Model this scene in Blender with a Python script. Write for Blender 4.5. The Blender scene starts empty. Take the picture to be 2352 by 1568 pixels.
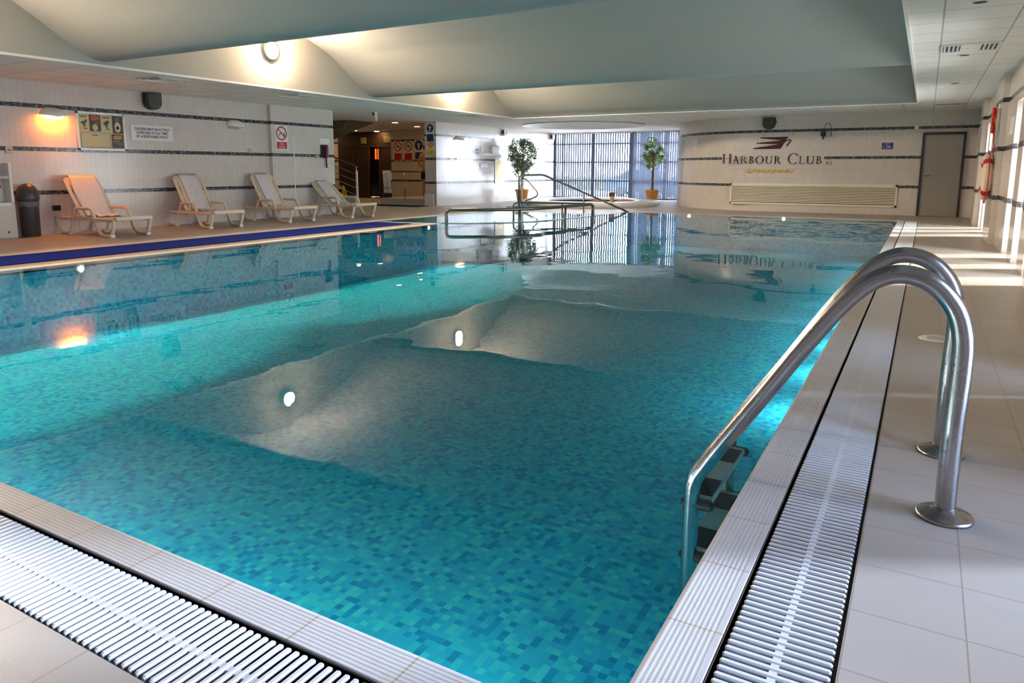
import bpy, bmesh, math, random
from math import sin, cos, pi, radians as rad
from mathutils import Vector, Matrix
from mathutils.geometry import tessellate_polygon
random.seed(7)
scene = bpy.context.scene
COL = scene.collection

# ------------------------------------------------------------------ materials
class NT:
    def __init__(s, name):
        s.m = bpy.data.materials.new(name); s.m.use_nodes = True
        s.t = s.m.node_tree; s.t.nodes.clear()
        s.out = s.t.nodes.new('ShaderNodeOutputMaterial')
    def n(s, typ, **kw):
        nd = s.t.nodes.new(typ)
        for k, v in kw.items(): setattr(nd, k, v)
        return nd
    def link(s, a, b): s.t.links.new(a, b)
    def put(s, sock, v):
        if isinstance(v, bpy.types.NodeSocket): s.link(v, sock)
        else:
            if sock.type == 'RGBA' and len(v) == 3: v = (*v, 1)
            sock.default_value = v
    def math(s, op, *a):
        nd = s.n('ShaderNodeMath', operation=op)
        for i, v in enumerate(a): s.put(nd.inputs[i], v)
        return nd.outputs[0]
    def mix(s, fac, a, b):
        nd = s.n('ShaderNodeMix', data_type='RGBA')
        s.put(nd.inputs['Factor'], fac); s.put(nd.inputs[6], a); s.put(nd.inputs[7], b)
        return nd.outputs[2]
    def pos(s):
        g = s.n('ShaderNodeNewGeometry'); sp = s.n('ShaderNodeSeparateXYZ')
        s.link(g.outputs['Position'], sp.inputs[0]); s.g = g
        return sp.outputs[0], sp.outputs[1], sp.outputs[2]
    def comb(s, x, y, z):
        c = s.n('ShaderNodeCombineXYZ')
        s.put(c.inputs[0], x); s.put(c.inputs[1], y); s.put(c.inputs[2], z)
        return c.outputs[0]
    def noise(s, scale, detail=2.0, vec=None, rough=.5):
        nd = s.n('ShaderNodeTexNoise'); nd.inputs['Scale'].default_value = scale
        nd.inputs['Detail'].default_value = detail; nd.inputs['Roughness'].default_value = rough
        if vec is None: vec = s.n('ShaderNodeNewGeometry').outputs['Position']
        s.link(vec, nd.inputs['Vector']); return nd.outputs['Fac']
    def band(s, x, a, b):      # 1 when a<x<b
        return s.math('MULTIPLY', s.math('GREATER_THAN', x, a), s.math('LESS_THAN', x, b))
    def line(s, x, period, off, w):   # 1 on a joint of width w
        f = s.math('FRACT', s.math('DIVIDE', s.math('SUBTRACT', x, off - w / 2), period))
        return s.math('LESS_THAN', f, w / period)
    def ramp(s, fac, stops, interp='LINEAR'):
        r = s.n('ShaderNodeValToRGB'); r.color_ramp.interpolation = interp
        el = r.color_ramp.elements
        while len(el) > 1: el.remove(el[-1])
        el[0].position = stops[0][0]; el[0].color = (*stops[0][1], 1)
        for p, c in stops[1:]:
            e = el.new(p); e.color = (*c, 1)
        s.link(fac, r.inputs[0]); return r.outputs[0]
    def bump(s, h, strength=.3, dist=.01):
        b = s.n('ShaderNodeBump'); b.inputs['Strength'].default_value = strength
        b.inputs['Distance'].default_value = dist; s.link(h, b.inputs['Height']); return b.outputs[0]
    def bsdf(s, color, rough=.5, metal=0., normal=None, spec=.5, **kw):
        b = s.n('ShaderNodeBsdfPrincipled')
        s.put(b.inputs['Base Color'], color); s.put(b.inputs['Roughness'], rough)
        b.inputs['Metallic'].default_value = metal; b.inputs['Specular IOR Level'].default_value = spec
        if normal is not None: s.link(normal, b.inputs['Normal'])
        for k, v in kw.items(): s.put(b.inputs[k], v)
        s.link(b.outputs[0], s.out.inputs[0]); return b

def plain(name, color, rough=.5, metal=0., var=.06, scale=6., spec=.5, **kw):
    t = NT(name)
    n = t.noise(scale, 3)
    c = t.mix(n, tuple(max(0, c * (1 - var)) for c in color), tuple(min(1, c * (1 + var)) for c in color))
    t.bsdf(c, rough, metal, spec=spec, **kw); return t.m

def emit(name, color, strength):
    t = NT(name); e = t.n('ShaderNodeEmission'); e.inputs[0].default_value = (*color, 1)
    e.inputs[1].default_value = strength; t.link(e.outputs[0], t.out.inputs[0]); return t.m

def wall_tile(name, gap=None, base=(.66, .60, .555)):
    t = NT(name); x, y, z = t.pos()
    sn = t.n('ShaderNodeSeparateXYZ'); t.link(t.g.outputs['True Normal'], sn.inputs[0])
    side = t.math('GREATER_THAN', t.math('ABSOLUTE', sn.outputs[0]), .7)
    u = t.math('ADD', t.math('MULTIPLY', side, y), t.math('MULTIPLY', t.math('SUBTRACT', 1., side), x))
    g = t.math('MAXIMUM', t.line(u, .1, 0, .0045), t.line(z, .25, .16, .0045))
    cell = t.comb(t.math('FLOOR', t.math('DIVIDE', u, .1)), t.math('FLOOR', t.math('DIVIDE', t.math('SUBTRACT', z, .16), .25)), side)
    wn = t.n('ShaderNodeTexWhiteNoise'); t.link(cell, wn.inputs[0])
    tile = t.mix(wn.outputs[0], tuple(c * .97 for c in base), tuple(min(1, c * 1.02) for c in base))
    c = t.mix(g, tile, (.51, .455, .425))
    b2 = t.band(z, 1.415, 1.485)
    if gap: b2 = t.math('MULTIPLY', b2, t.math('SUBTRACT', 1., t.band(x, *gap)))
    bands = t.math('MAXIMUM', t.math('MAXIMUM', t.band(z, 2.135, 2.205), b2), t.band(z, .68, .75))
    mv = t.n('ShaderNodeVectorMath', operation='MULTIPLY'); t.link(t.comb(u, z, side), mv.inputs[0]); mv.inputs[1].default_value = (1, 1.6, 1)
    v = t.noise(14, 6, mv.outputs[0], .75)
    mar = t.ramp(v, [(.35, (.012, .013, .018)), (.52, (.06, .065, .075)), (.6, (.25, .26, .28)), (.66, (.05, .055, .06)), (1, (.1, .1, .11))])
    mar = t.mix(t.line(u, .25, .03, .006), mar, (.4, .39, .38))
    col = t.mix(bands, c, mar)
    bmp = t.bump(t.math('SUBTRACT', 1., g), .25, .002)
    wv = t.noise(9, 1)
    bmp2 = t.n('ShaderNodeBump'); bmp2.inputs['Strength'].default_value = .12; bmp2.inputs['Distance'].default_value = .01
    t.link(wv, bmp2.inputs['Height']); t.link(bmp, bmp2.inputs['Normal'])
    t.bsdf(col, .16, normal=bmp2.outputs[0], spec=.45); return t.m

def floor_tile(name):
    t = NT(name); x, y, z = t.pos()
    g = t.math('MAXIMUM', t.line(x, .257, -.082, .004), t.line(y, .257, 1.65, .004))
    cell = t.comb(t.math('FLOOR', t.math('DIVIDE', t.math('ADD', x, .082), .257)), t.math('FLOOR', t.math('DIVIDE', t.math('SUBTRACT', y, 1.65), .257)), 0.)
    wn = t.n('ShaderNodeTexWhiteNoise'); t.link(cell, wn.inputs[0])
    n1 = t.noise(2.2, 4); n2 = t.noise(160, 1)
    c = t.mix(wn.outputs[0], (.385, .335, .295), (.41, .36, .315))
    c = t.mix(t.math('MULTIPLY', t.ramp(n1, [(.45, (0, 0, 0)), (.75, (1, 1, 1))]), .22), c, (.32, .265, .22))
    c = t.mix(g, c, (.28, .22, .175))
    bm = t.bump(t.math('SUBTRACT', t.math('MULTIPLY', n2, .3), t.math('MULTIPLY', g, 1.)), .25, .003)
    t.bsdf(c, t.math('ADD', .34, t.math('MULTIPLY', n1, .2)), normal=bm, spec=.4); return t.m

def ceil_tile(name):
    t = NT(name); x, y, z = t.pos()
    g = t.math('MAXIMUM', t.line(x, .61, .02, .016), t.line(y, .61, 7.95, .016))
    cell = t.comb(t.math('FLOOR', t.math('DIVIDE', t.math('SUBTRACT', x, .02), .61)), t.math('FLOOR', t.math('DIVIDE', t.math('SUBTRACT', y, 7.95), .61)), 0.)
    wn = t.n('ShaderNodeTexWhiteNoise'); t.link(cell, wn.inputs[0])
    c = t.mix(wn.outputs[0], (.77, .735, .69), (.82, .785, .745))
    sp = t.noise(140, 1)
    c = t.mix(t.math('MULTIPLY', t.math('GREATER_THAN', sp, .68), .2), c, (.5, .48, .45))
    c = t.mix(g, c, (.44, .42, .40))
    t.bsdf(c, .75, normal=t.bump(t.math('SUBTRACT', t.math('MULTIPLY', sp, .1), g), .3, .006), spec=.2); return t.m

def mosaic(name):
    t = NT(name); x, y, z = t.pos()
    S = .036
    cx = t.math('FLOOR', t.math('DIVIDE', x, S)); cy = t.math('FLOOR', t.math('DIVIDE', y, S)); cz = t.math('FLOOR', t.math('DIVIDE', t.math('ADD', z, .0131), S))
    wn = t.n('ShaderNodeTexWhiteNoise'); t.link(t.comb(cx, cy, cz), wn.inputs[0])
    c = t.ramp(wn.outputs[0], [(0, (.012, .36, .66)), (.10, (.014, .43, .72)), (.24, (.026, .56, .82)), (.48, (.030, .60, .83)), (.70, (.042, .70, .82)), (.90, (.06, .77, .84))], 'CONSTANT')
    g = t.math('MAXIMUM', t.line(x, S, 0, .003), t.line(y, S, 0, .003))
    c = t.mix(t.math('MULTIPLY', g, .35), c, (.04, .62, .68))
    t.bsdf(c, .6, spec=0.); return t.m

def coping_mat(name, axis, per=.315, off=1.637):
    t = NT(name); x, y, z = t.pos()
    u = x if axis == 'x' else y
    g = t.line(u, per, off, .006)
    n1 = t.noise(3, 4); n2 = t.noise(40, 3)
    wn = t.n('ShaderNodeTexWhiteNoise'); t.link(t.comb(t.math('FLOOR', t.math('DIVIDE', t.math('SUBTRACT', u, off), per)), 0., 0.), wn.inputs[0])
    c = t.mix(wn.outputs[0], (.52, .49, .475), (.56, .525, .505))
    c = t.mix(t.math('MULTIPLY', n1, .25), c, (.34, .305, .265))
    c = t.mix(t.math('MULTIPLY', t.math('GREATER_THAN', n2, .64), .35), c, (.44, .38, .31))
    c = t.mix(g, c, (.40, .31, .20))
    t.bsdf(c, t.math('ADD', .38, t.math('MULTIPLY', n1, .2)), normal=t.bump(t.math('SUBTRACT', 1., g), .5, .004), spec=.4); return t.m

def water_mat(name):
    t = NT(name)
    g = t.n('ShaderNodeNewGeometry')
    mv = t.n('ShaderNodeVectorMath', operation='MULTIPLY'); t.link(g.outputs['Position'], mv.inputs[0]); mv.inputs[1].default_value = (1., .8, 1)
    n1 = t.noise(1.1, 2, mv.outputs[0]); n2 = t.noise(4.2, 2, mv.outputs[0]); big = t.noise(.35, 1)
    amp = t.ramp(big, [(.42, (.12, .12, .12)), (.62, (1, 1, 1))])
    h = t.math('ADD', n1, t.math('MULTIPLY', t.math('MULTIPLY', n2, amp), .11))
    b = t.n('ShaderNodeBump'); b.inputs['Strength'].default_value = 1.; b.inputs['Distance'].default_value = .0048
    t.link(h, b.inputs['Height'])
    fr = t.n('ShaderNodeFresnel'); fr.inputs[0].default_value = 1.33; t.link(b.outputs[0], fr.inputs['Normal'])
    gl = t.n('ShaderNodeBsdfGlossy'); gl.inputs['Roughness'].default_value = 0.0; t.link(b.outputs[0], gl.inputs['Normal'])
    tr = t.n('ShaderNodeBsdfTransparent'); tr.inputs[0].default_value = (.84, .985, .99, 1)
    mx = t.n('ShaderNodeMixShader'); t.link(fr.outputs[0], mx.inputs[0]); t.link(tr.outputs[0], mx.inputs[1]); t.link(gl.outputs[0], mx.inputs[2])
    t.link(mx.outputs[0], t.out.inputs[0]); return t.m

def glass_mat(name, tint=(.95, .97, .97)):
    t = NT(name)
    fr = t.n('ShaderNodeFresnel'); fr.inputs[0].default_value = 1.35
    gl = t.n('ShaderNodeBsdfGlossy'); gl.inputs['Roughness'].default_value = 0.02
    tr = t.n('ShaderNodeBsdfTransparent'); tr.inputs[0].default_value = (*tint, 1)
    mx = t.n('ShaderNodeMixShader'); t.link(fr.outputs[0], mx.inputs[0]); t.link(tr.outputs[0], mx.inputs[1]); t.link(gl.outputs[0], mx.inputs[2])
    t.link(mx.outputs[0], t.out.inputs[0]); return t.m

def trans_mat(name, color, tl=.5):
    t = NT(name)
    d = t.n('ShaderNodeBsdfDiffuse'); d.inputs[0].default_value = (*color, 1)
    l = t.n('ShaderNodeBsdfTranslucent'); l.inputs[0].default_value = (*color, 1)
    mx = t.n('ShaderNodeMixShader'); mx.inputs[0].default_value = tl
    t.link(d.outputs[0], mx.inputs[1]); t.link(l.outputs[0], mx.inputs[2]); t.link(mx.outputs[0], t.out.inputs[0]); return t.m

def leaf_mat(name, a, b):
    t = NT(name); n = t.noise(9, 2)
    c = t.mix(n, a, b)
    d = t.n('ShaderNodeBsdfPrincipled'); t.link(c, d.inputs['Base Color']); d.inputs['Roughness'].default_value = .4
    l = t.n('ShaderNodeBsdfTranslucent'); t.link(c, l.inputs[0])
    mx = t.n('ShaderNodeMixShader'); mx.inputs[0].default_value = .35
    t.link(d.outputs[0], mx.inputs[1]); t.link(l.outputs[0], mx.inputs[2]); t.link(mx.outputs[0], t.out.inputs[0]); return t.m

def steel_mat(name, color=(.34, .325, .32), rough=.2):
    t = NT(name)
    n = t.noise(30, 4); n2 = t.noise(220, 2)
    r = t.math('ADD', rough, t.math('MULTIPLY', n, .12))
    c = t.mix(t.math('MULTIPLY', t.math('GREATER_THAN', n2, .66), .35), color, tuple(k * .72 for k in color))
    t.bsdf(c, r, 1.); return t.m

WALL = wall_tile('tiled_wall'); WALLB = wall_tile('tiled_wall_with_sign', (-5.1, -2.38))
FLOOR = floor_tile('deck_tiles'); CEIL = ceil_tile('ceiling_tiles'); MOS = mosaic('pool_mosaic')
PLASTER = plain('vault_plaster', (.285, .275, .255), .6, var=.03, scale=1.5, spec=.3); CHEEK_LIT = plain('cheek_plaster_lit', (.42, .375, .32), .7, var=.03, scale=1.5, spec=.2); DOME = plain('dome_plaster', (.84, .83, .81), .6, var=.02)  # cheek tone lighter than the vault: window light put into its colour
COPX = coping_mat('coping_tiles_across', 'x', off=-1.565); COPY_ = coping_mat('coping_tiles_along', 'y')
WATER = water_mat('pool_water'); GLASS = glass_mat('window_glass', (.56, .56, .55)); GLASS_B = glass_mat('bay_window_glass', (.60, .62, .65)); GLASS_T = glass_mat('grey_tinted_glass', (.32, .37, .46))
STEEL = steel_mat('polished_steel'); STEELD = steel_mat('dull_steel', (.15, .13, .12), .3)
GRATE = plain('white_grate_plastic', (.66, .65, .66), .35, var=.05, scale=5)
GUTTER = plain('gutter_channel', (.09, .07, .05), .5, var=.4, scale=6)
CREAM = plain('cream_resin', (.70, .60, .46), .35, var=.04)
CAPW = plain('white_foot_cap', (.82, .80, .75), .4)
TOWEL = plain('white_towelling', (.70, .67, .67), .95, var=.05, scale=40, spec=.1)
TOWELG = plain('grey_towel_border', (.42, .42, .44), .95, var=.05, scale=40, spec=.1)
BLUE = plain('blue_matting', (.003, .012, .12), .9, var=.25, scale=60, spec=.05)
BLUEL = plain('light_blue_matting', (.03, .16, .55), .7, var=.1, scale=60)
BLACK = plain('black_plastic', (.012, .012, .013), .4)
DGREY = plain('charcoal_plastic', (.045, .043, .043), .4, var=.1)
WHITE = plain('white_enamel', (.80, .78, .75), .35, var=.03)
BEIGE = plain('beige_plastic', (.60, .53, .40), .45)
DOORG = plain('grey_door_paint', (.30, .275, .255), .5, var=.08, scale=2)
DFRAME = plain('dark_door_frame', (.03, .026, .028), .45)
MAROON = plain('maroon_letters', (.07, .006, .016), .45)
GOLD = plain('gold_letters', (.66, .37, .035), .4)
RED = plain('red_print', (.52, .012, .02), .45)
RED2 = plain('dark_red_plastic', (.20, .008, .015), .3)
NAVY = plain('navy_print', (.012, .028, .22), .45)
YEL = plain('yellow_print', (.75, .47, .03), .45)
INK = plain('black_ink', (.015, .018, .03), .5)
SIGNW = plain('white_sign_board', (.78, .76, .74), .45, var=.02)
WOOD = plain('dark_sauna_timber', (.030, .013, .008), .5, var=.4, scale=12)
WOOD2 = plain('door_timber_frame', (.05, .022, .013), .45, var=.3, scale=12)
VENTM = plain('cream_louvre', (.82, .75, .60), .45)
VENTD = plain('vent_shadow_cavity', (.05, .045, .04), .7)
ORANGE = plain('orange_terracotta', (.78, .36, .07), .6, var=.08)
BARK = plain('ficus_bark', (.30, .19, .12), .8, var=.3, scale=30)
SOIL = plain('pot_soil', (.05, .035, .025), .9)
LEAFD = leaf_mat('ficus_leaf_dark', (.10, .14, .06), (.26, .31, .15))
LEAFL = leaf_mat('ficus_leaf_bright', (.15, .26, .03), (.38, .52, .10))
SKIN = plain('skin_tone', (.52, .26, .17), .5, var=.08, scale=8)
SKINP = plain('pink_skin_tone', (.60, .30, .22), .5, var=.08, scale=8)
HAIR = plain('dark_hair', (.012, .009, .008), .6)
HAIRG = plain('grey_brown_hair', (.10, .07, .055), .6)
SHORTS = plain('black_swim_shorts', (.006, .006, .008), .8)
WINF = plain('blue_grey_window_frame', (.20, .235, .33), .45)
BLIND = trans_mat('blind_fabric', (.078, .088, .118), .6)
REDR = plain('red_rope_bag', (.60, .02, .008), .7)
RING = plain('lifebuoy_shell', (.74, .62, .45), .5)
TREAD = plain('tread_plate', (.62, .60, .52), .4, var=.1, scale=30)
GRIP = plain('black_grip_pad', (.015, .015, .018), .8)
LAMPW = emit('vault_lamp_glow', (1, .80, .58), 520)
LAMPO = emit('amber_lamp_glow', (1, .25, .01), 38)
LAMPY = emit('pale_lamp_glow', (1, .75, .35), 6)
DLW = emit('downlight_glow', (1, .62, .25), 30)
HEAT = emit('heater_glow', (1, .10, .012), 3.2)
PLITE = emit('pool_light_glow', (.97, .98, .96), 300)

# ------------------------------------------------------------------ mesh builder
class MB:
    def __init__(s): s.v = []; s.f = []; s.mi = []; s.sm = []; s.M = None
    def add(s, vs, fs, mi=0, smooth=False):
        o = len(s.v)
        for p in vs:
            p = Vector(p)
            if s.M is not None: p = s.M @ p
            s.v.append(p)
        for f in fs: s.f.append([i + o for i in f]); s.mi.append(mi); s.sm.append(smooth)
        return s
    def quad(s, a, b, c, d, mi=0): return s.add([a, b, c, d], [(0, 1, 2, 3)], mi)
    def box(s, lo, hi, mi=0):
        x0, y0, z0 = lo; x1, y1, z1 = hi
        return s.add([(x0, y0, z0), (x1, y0, z0), (x1, y1, z0), (x0, y1, z0), (x0, y0, z1), (x1, y0, z1), (x1, y1, z1), (x0, y1, z1)],
                     [(0, 3, 2, 1), (4, 5, 6, 7), (0, 1, 5, 4), (1, 2, 6, 5), (2, 3, 7, 6), (3, 0, 4, 7)], mi)
    def bbox(s, lo, hi, b=.005, mi=0):      # box with chamfered top/vertical edges
        x0, y0, z0 = lo; x1, y1, z1 = hi
        b = min(b, (x1 - x0) / 2.1, (y1 - y0) / 2.1, (z1 - z0) / 2.1)
        def oct_(i, z): return [(x0 + i + b, y0 + i, z), (x1 - i - b, y0 + i, z), (x1 - i, y0 + i + b, z), (x1 - i, y1 - i - b, z), (x1 - i - b, y1 - i, z), (x0 + i + b, y1 - i, z), (x0 + i, y1 - i - b, z), (x0 + i, y0 + i + b, z)]
        rings = [oct_(b * .7, z0), oct_(0, z0 + b), oct_(0, z1 - b), oct_(b * .7, z1)]
        vs = sum(rings, []); fs = []
        for k in range(3):
            for i in range(8): fs.append((k * 8 + i, k * 8 + (i + 1) % 8, k * 8 + 8 + (i + 1) % 8, k * 8 + 8 + i))
        fs.append(tuple(range(7, -1, -1))); fs.append(tuple(range(24, 32)))
        return s.add(vs, fs, mi)
    def tube(s, path, r, n=10, mi=0, closed=False, cap=True, flat=1.0, up=None):
        P = [Vector(p) for p in path]; N = len(P); R = r if isinstance(r, (list, tuple)) else [r] * N
        T = []
        for i in range(N):
            if closed: t = P[(i + 1) % N] - P[i - 1]
            else: t = P[min(i + 1, N - 1)] - P[max(i - 1, 0)]
            T.append(t.normalized())
        u = Vector(up) if up else (Vector((0, 0, 1)) if abs(T[0].z) < .9 else Vector((1, 0, 0)))
        vs = []; fs = []
        for i in range(N):
            a = (u - T[i] * u.dot(T[i]))
            if a.length < 1e-4: a = T[i].orthogonal()
            a.normalize()
            if up is None: u = a
            b = T[i].cross(a)
            for k in range(n):
                an = 2 * pi * k / n
                vs.append(P[i] + (a * cos(an) * flat + b * sin(an)) * R[i])
        for i in range(N if closed else N - 1):
            for k in range(n):
                j = (i + 1) % N
                fs.append((i * n + k, i * n + (k + 1) % n, j * n + (k + 1) % n, j * n + k))
        s.add(vs, fs, mi, True)
        if cap and not closed:
            o = [vs[k] for k in range(n)]; s.add(o, [tuple(range(n - 1, -1, -1))], mi)
            o = [vs[(N - 1) * n + k] for k in range(n)]; s.add(o, [tuple(range(n))], mi)
        return s
    def lathe(s, prof, n=24, c=(0, 0, 0), mi=0, smooth=True, sx=1., sy=1.):
        vs = []; fs = []
        for r, z in prof:
            for k in range(n):
                a = 2 * pi * k / n; vs.append((c[0] + r * cos(a) * sx, c[1] + r * sin(a) * sy, c[2] + z))
        for i in range(len(prof) - 1):
            for k in range(n): fs.append((i * n + k, i * n + (k + 1) % n, (i + 1) * n + (k + 1) % n, (i + 1) * n + k))
        s.add(vs, fs, mi, smooth)
        for i, fl in ((0, True), (len(prof) - 1, False)):
            if prof[i][0] > 1e-5:
                ring = [vs[i * n + k] for k in range(n)]
                s.add(ring, [tuple(range(n))[::-1] if fl else tuple(range(n))], mi)
        return s
    def prism(s, poly, d0, d1, fr, mi=0):
        """poly 2D (ccw), extruded d0..d1 along the third axis of fr(u,v,d)->xyz"""
        n = len(poly)
        tris = tessellate_polygon([[Vector((a, b, 0)) for a, b in poly]])
        vs = [fr(a, b, d0) for a, b in poly] + [fr(a, b, d1) for a, b in poly]
        fs = []
        for t in tris: fs.append(tuple(t)); fs.append(tuple(i + n for i in t[::-1]))
        for i in range(n): fs.append((i, (i + 1) % n, n + (i + 1) % n, n + i))
        return s.add(vs, fs, mi)
    def mesh(s, name, mats):
        me = bpy.data.meshes.new(name)
        me.from_pydata([tuple(p) for p in s.v], [], s.f)
        for m in (mats if isinstance(mats, (list, tuple)) else [mats]): me.materials.append(m)
        me.polygons.foreach_set('material_index', s.mi); me.polygons.foreach_set('use_smooth', s.sm)
        bm = bmesh.new(); bm.from_mesh(me)
        bmesh.ops.remove_doubles(bm, verts=bm.verts, dist=1e-6)
        bmesh.ops.recalc_face_normals(bm, faces=bm.faces); bm.to_mesh(me); bm.free(); me.update()
        return me
    def build(s, name, mats, parent=None, loc=None):
        o = bpy.data.objects.new(name, s.mesh(name, mats)); COL.objects.link(o)
        if parent is not None: o.parent = parent
        if loc: o.location = loc
        return o

def face_up(o):
    bm = bmesh.new(); bm.from_mesh(o.data); bm.normal_update()
    bmesh.ops.reverse_faces(bm, faces=[f for f in bm.faces if f.normal.z < 0]); bm.to_mesh(o.data); bm.free()
def tag(o, label, cat, group=None, kind=None):
    o['label'] = label; o['category'] = cat
    if group: o['group'] = group
    if kind: o['kind'] = kind
    return o
def thing(name, label, cat, loc=(0, 0, 0), rz=0., group=None):
    o = bpy.data.objects.new(name, None); o.empty_display_size = .1; COL.objects.link(o)
    o.location = loc; o.rotation_euler = (0, 0, rz)
    return tag(o, label, cat, group)
def struct(name, mb, mats, label=None, cat=None):
    o = mb.build(name, mats); o['kind'] = 'structure'
    if label: o['label'] = label
    if cat: o['category'] = cat
    return o
def children(o): return [c for c in bpy.data.objects if c.parent == o]
def copy_tree(o, parent=None):
    kids = children(o)
    c = o.copy(); COL.objects.link(c)
    if parent is not None: c.parent = parent
    for k in kids: copy_tree(k, c)
    return c
def rounded(w, h, r, n=5):
    P = []
    for cx, cy, a0 in ((w / 2 - r, h / 2 - r, 0), (-w / 2 + r, h / 2 - r, 90), (-w / 2 + r, -h / 2 + r, 180), (w / 2 - r, -h / 2 + r, 270)):
        for k in range(n + 1):
            a = rad(a0 + 90 * k / n); P.append((cx + r * cos(a), cy + r * sin(a)))
    return P
def ellipse(rx, ry, n=28, cx=0, cy=0): return [(cx + rx * cos(2 * pi * k / n), cy + ry * sin(2 * pi * k / n)) for k in range(n)]
def smooth_path(P, sub=6):
    P = [Vector(p) for p in P]; out = []
    for i in range(len(P) - 1):
        p0 = P[max(i - 1, 0)]; p1 = P[i]; p2 = P[i + 1]; p3 = P[min(i + 2, len(P) - 1)]
        for k in range(sub):
            t = k / sub
            out.append(.5 * ((2 * p1) + (p2 - p0) * t + (2 * p0 - 5 * p1 + 4 * p2 - p3) * t * t + (3 * p1 - p0 - 3 * p2 + p3) * t ** 3))
    out.append(P[-1]); return out
def fillet(P, r, n=6):
    P = [Vector(p) for p in P]; out = [P[0]]
    for i in range(1, len(P) - 1):
        a = (P[i - 1] - P[i]); b = (P[i + 1] - P[i]); d = min(r, a.length * .49, b.length * .49)
        A = P[i] + a.normalized() * d; B = P[i] + b.normalized() * d
        for k in range(n + 1):
            t = k / n; out.append(A * (1 - t) ** 2 + P[i] * 2 * t * (1 - t) + B * t * t)
    out.append(P[-1]); return out

# frames for things fixed to walls: fr(u right, v up, d out)
def fr_left(x, y, z): return lambda u, v, d: (x + d, y + u, z + v)          # wall facing +X
def fr_back(x, y, z): return lambda u, v, d: (x + u, y - d, z + v)          # wall facing -Y
LOCL = lambda u, v, d: (d, u, v)
LOCB = lambda u, v, d: (u, -d, v)
def text_mesh(name, body, size, mat, parent, loc, fr, depth=.002, align='CENTER', spacing=1., shear=0., bold=0., width=None):
    cu = bpy.data.curves.new(name, 'FONT'); cu.body = body; cu.size = size; cu.align_x = align; cu.align_y = 'CENTER'
    cu.extrude = depth; cu.space_character = spacing; cu.shear = shear; cu.offset = bold; cu.resolution_u = 3
    ob = bpy.data.objects.new(name + '_source', cu); COL.objects.link(ob)
    dg = bpy.context.evaluated_depsgraph_get(); me = bpy.data.meshes.new_from_object(ob.evaluated_get(dg))
    bpy.data.objects.remove(ob)
    xs = [v.co.x for v in me.vertices]; w = max(xs) - min(xs) if xs else 1
    k = (width / w) if width else 1.
    for v in me.vertices:
        u, vv, d = v.co.x * k, v.co.y, v.co.z
        q = fr(u, vv, d); v.co = (q[0] + loc[0], q[1] + loc[1], q[2] + loc[2])
    me.materials.clear(); me.materials.append(mat)
    o = bpy.data.objects.new(name, me); COL.objects.link(o); o.parent = parent; return o

# ------------------------------------------------------------------ setting
CZ = 2.57; LX = -13.15; YB = 20.7; RX = .98
W = [(-.487, 1.213), (-.487, 18.4), (-7.0, 18.4), (-7.0, 17.1), (-10.2, 17.1), (-10.4, 12.1), (-8.8, 12.35), (-8.8, 1.213)]
H = [(-.085, .83), (-.085, 18.62), (-7.2, 18.62), (-7.2, 17.3), (-10.38, 17.3), (-10.6, 11.93), (-9.2, 12.12), (-9.2, .83)]
SEP = [(-8.8, 12.35), (-8.45, 12.52), (-8.1, 12.77), (-7.8, 13.02), (-7.5, 13.4), (-7.28, 13.9), (-7.17, 14.5), (-7.1, 15.2), (-7.05, 16.0), (-7.0, 17.1)]
def poly_face(mb, polys, z, mi=0):
    vs = sum(polys, []); T = tessellate_polygon([[Vector((a, b, 0)) for a, b in p] for p in polys])
    mb.add([(a, b, z) for a, b in vs], [tuple(t) for t in T], mi)
fl = MB()
poly_face(fl, [[(1.4, -3.2), (1.4, 20.9), (-3, 20.9), (-7.05, 24), (-7.05, 26.6), (LX - .2, 26.6), (LX - .2, 18.2), (LX - .2, 13.8), (LX - .2, -3.2)], H[::-1]], 0.)
fl.box((-23.2, 13.7, -.05), (LX - .2, 22.2, 0.))
struct('floor', fl, FLOOR)
BLOCKER = plain('sky_blocker_grey', (.25, .24, .23), .9)
sl = MB(); sl.box((-23.3, -3.5, -1.3), (1.34, 26.7, -1.0)); sl.box((-23.3, -3.5, -1.0), (-23.21, 26.7, -.001)); sl.box((1.31, -3.5, -1.0), (1.34, 26.7, -.001)); sl.box((-23.3, -3.5, -1.0), (1.34, -3.41, -.001)); sl.box((-23.3, 26.61, -1.0), (1.34, 26.7, -.001)); struct('floor_sky_blocker', sl, BLOCKER)  # tray added under the building so no sky light shows through cracks
sl = MB(); sl.box((-23.3, -3.5, 4.2), (1.4, 26.9, 4.4)); sl.box((1.3, -3.5, 2.6), (1.4, 26.9, 4.2)); sl.box((-23.3, 26.7, 2.6), (1.4, 26.8, 4.2)); sl.box((-23.4, -3.5, 2.6), (-23.3, 26.8, 4.2)); sl.box((-23.4, -3.6, 2.6), (1.4, -3.5, 4.2)); struct('roof_sky_blocker', sl, BLOCKER)  # unseen lid and sides added above the ceiling to block sky leaks
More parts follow.
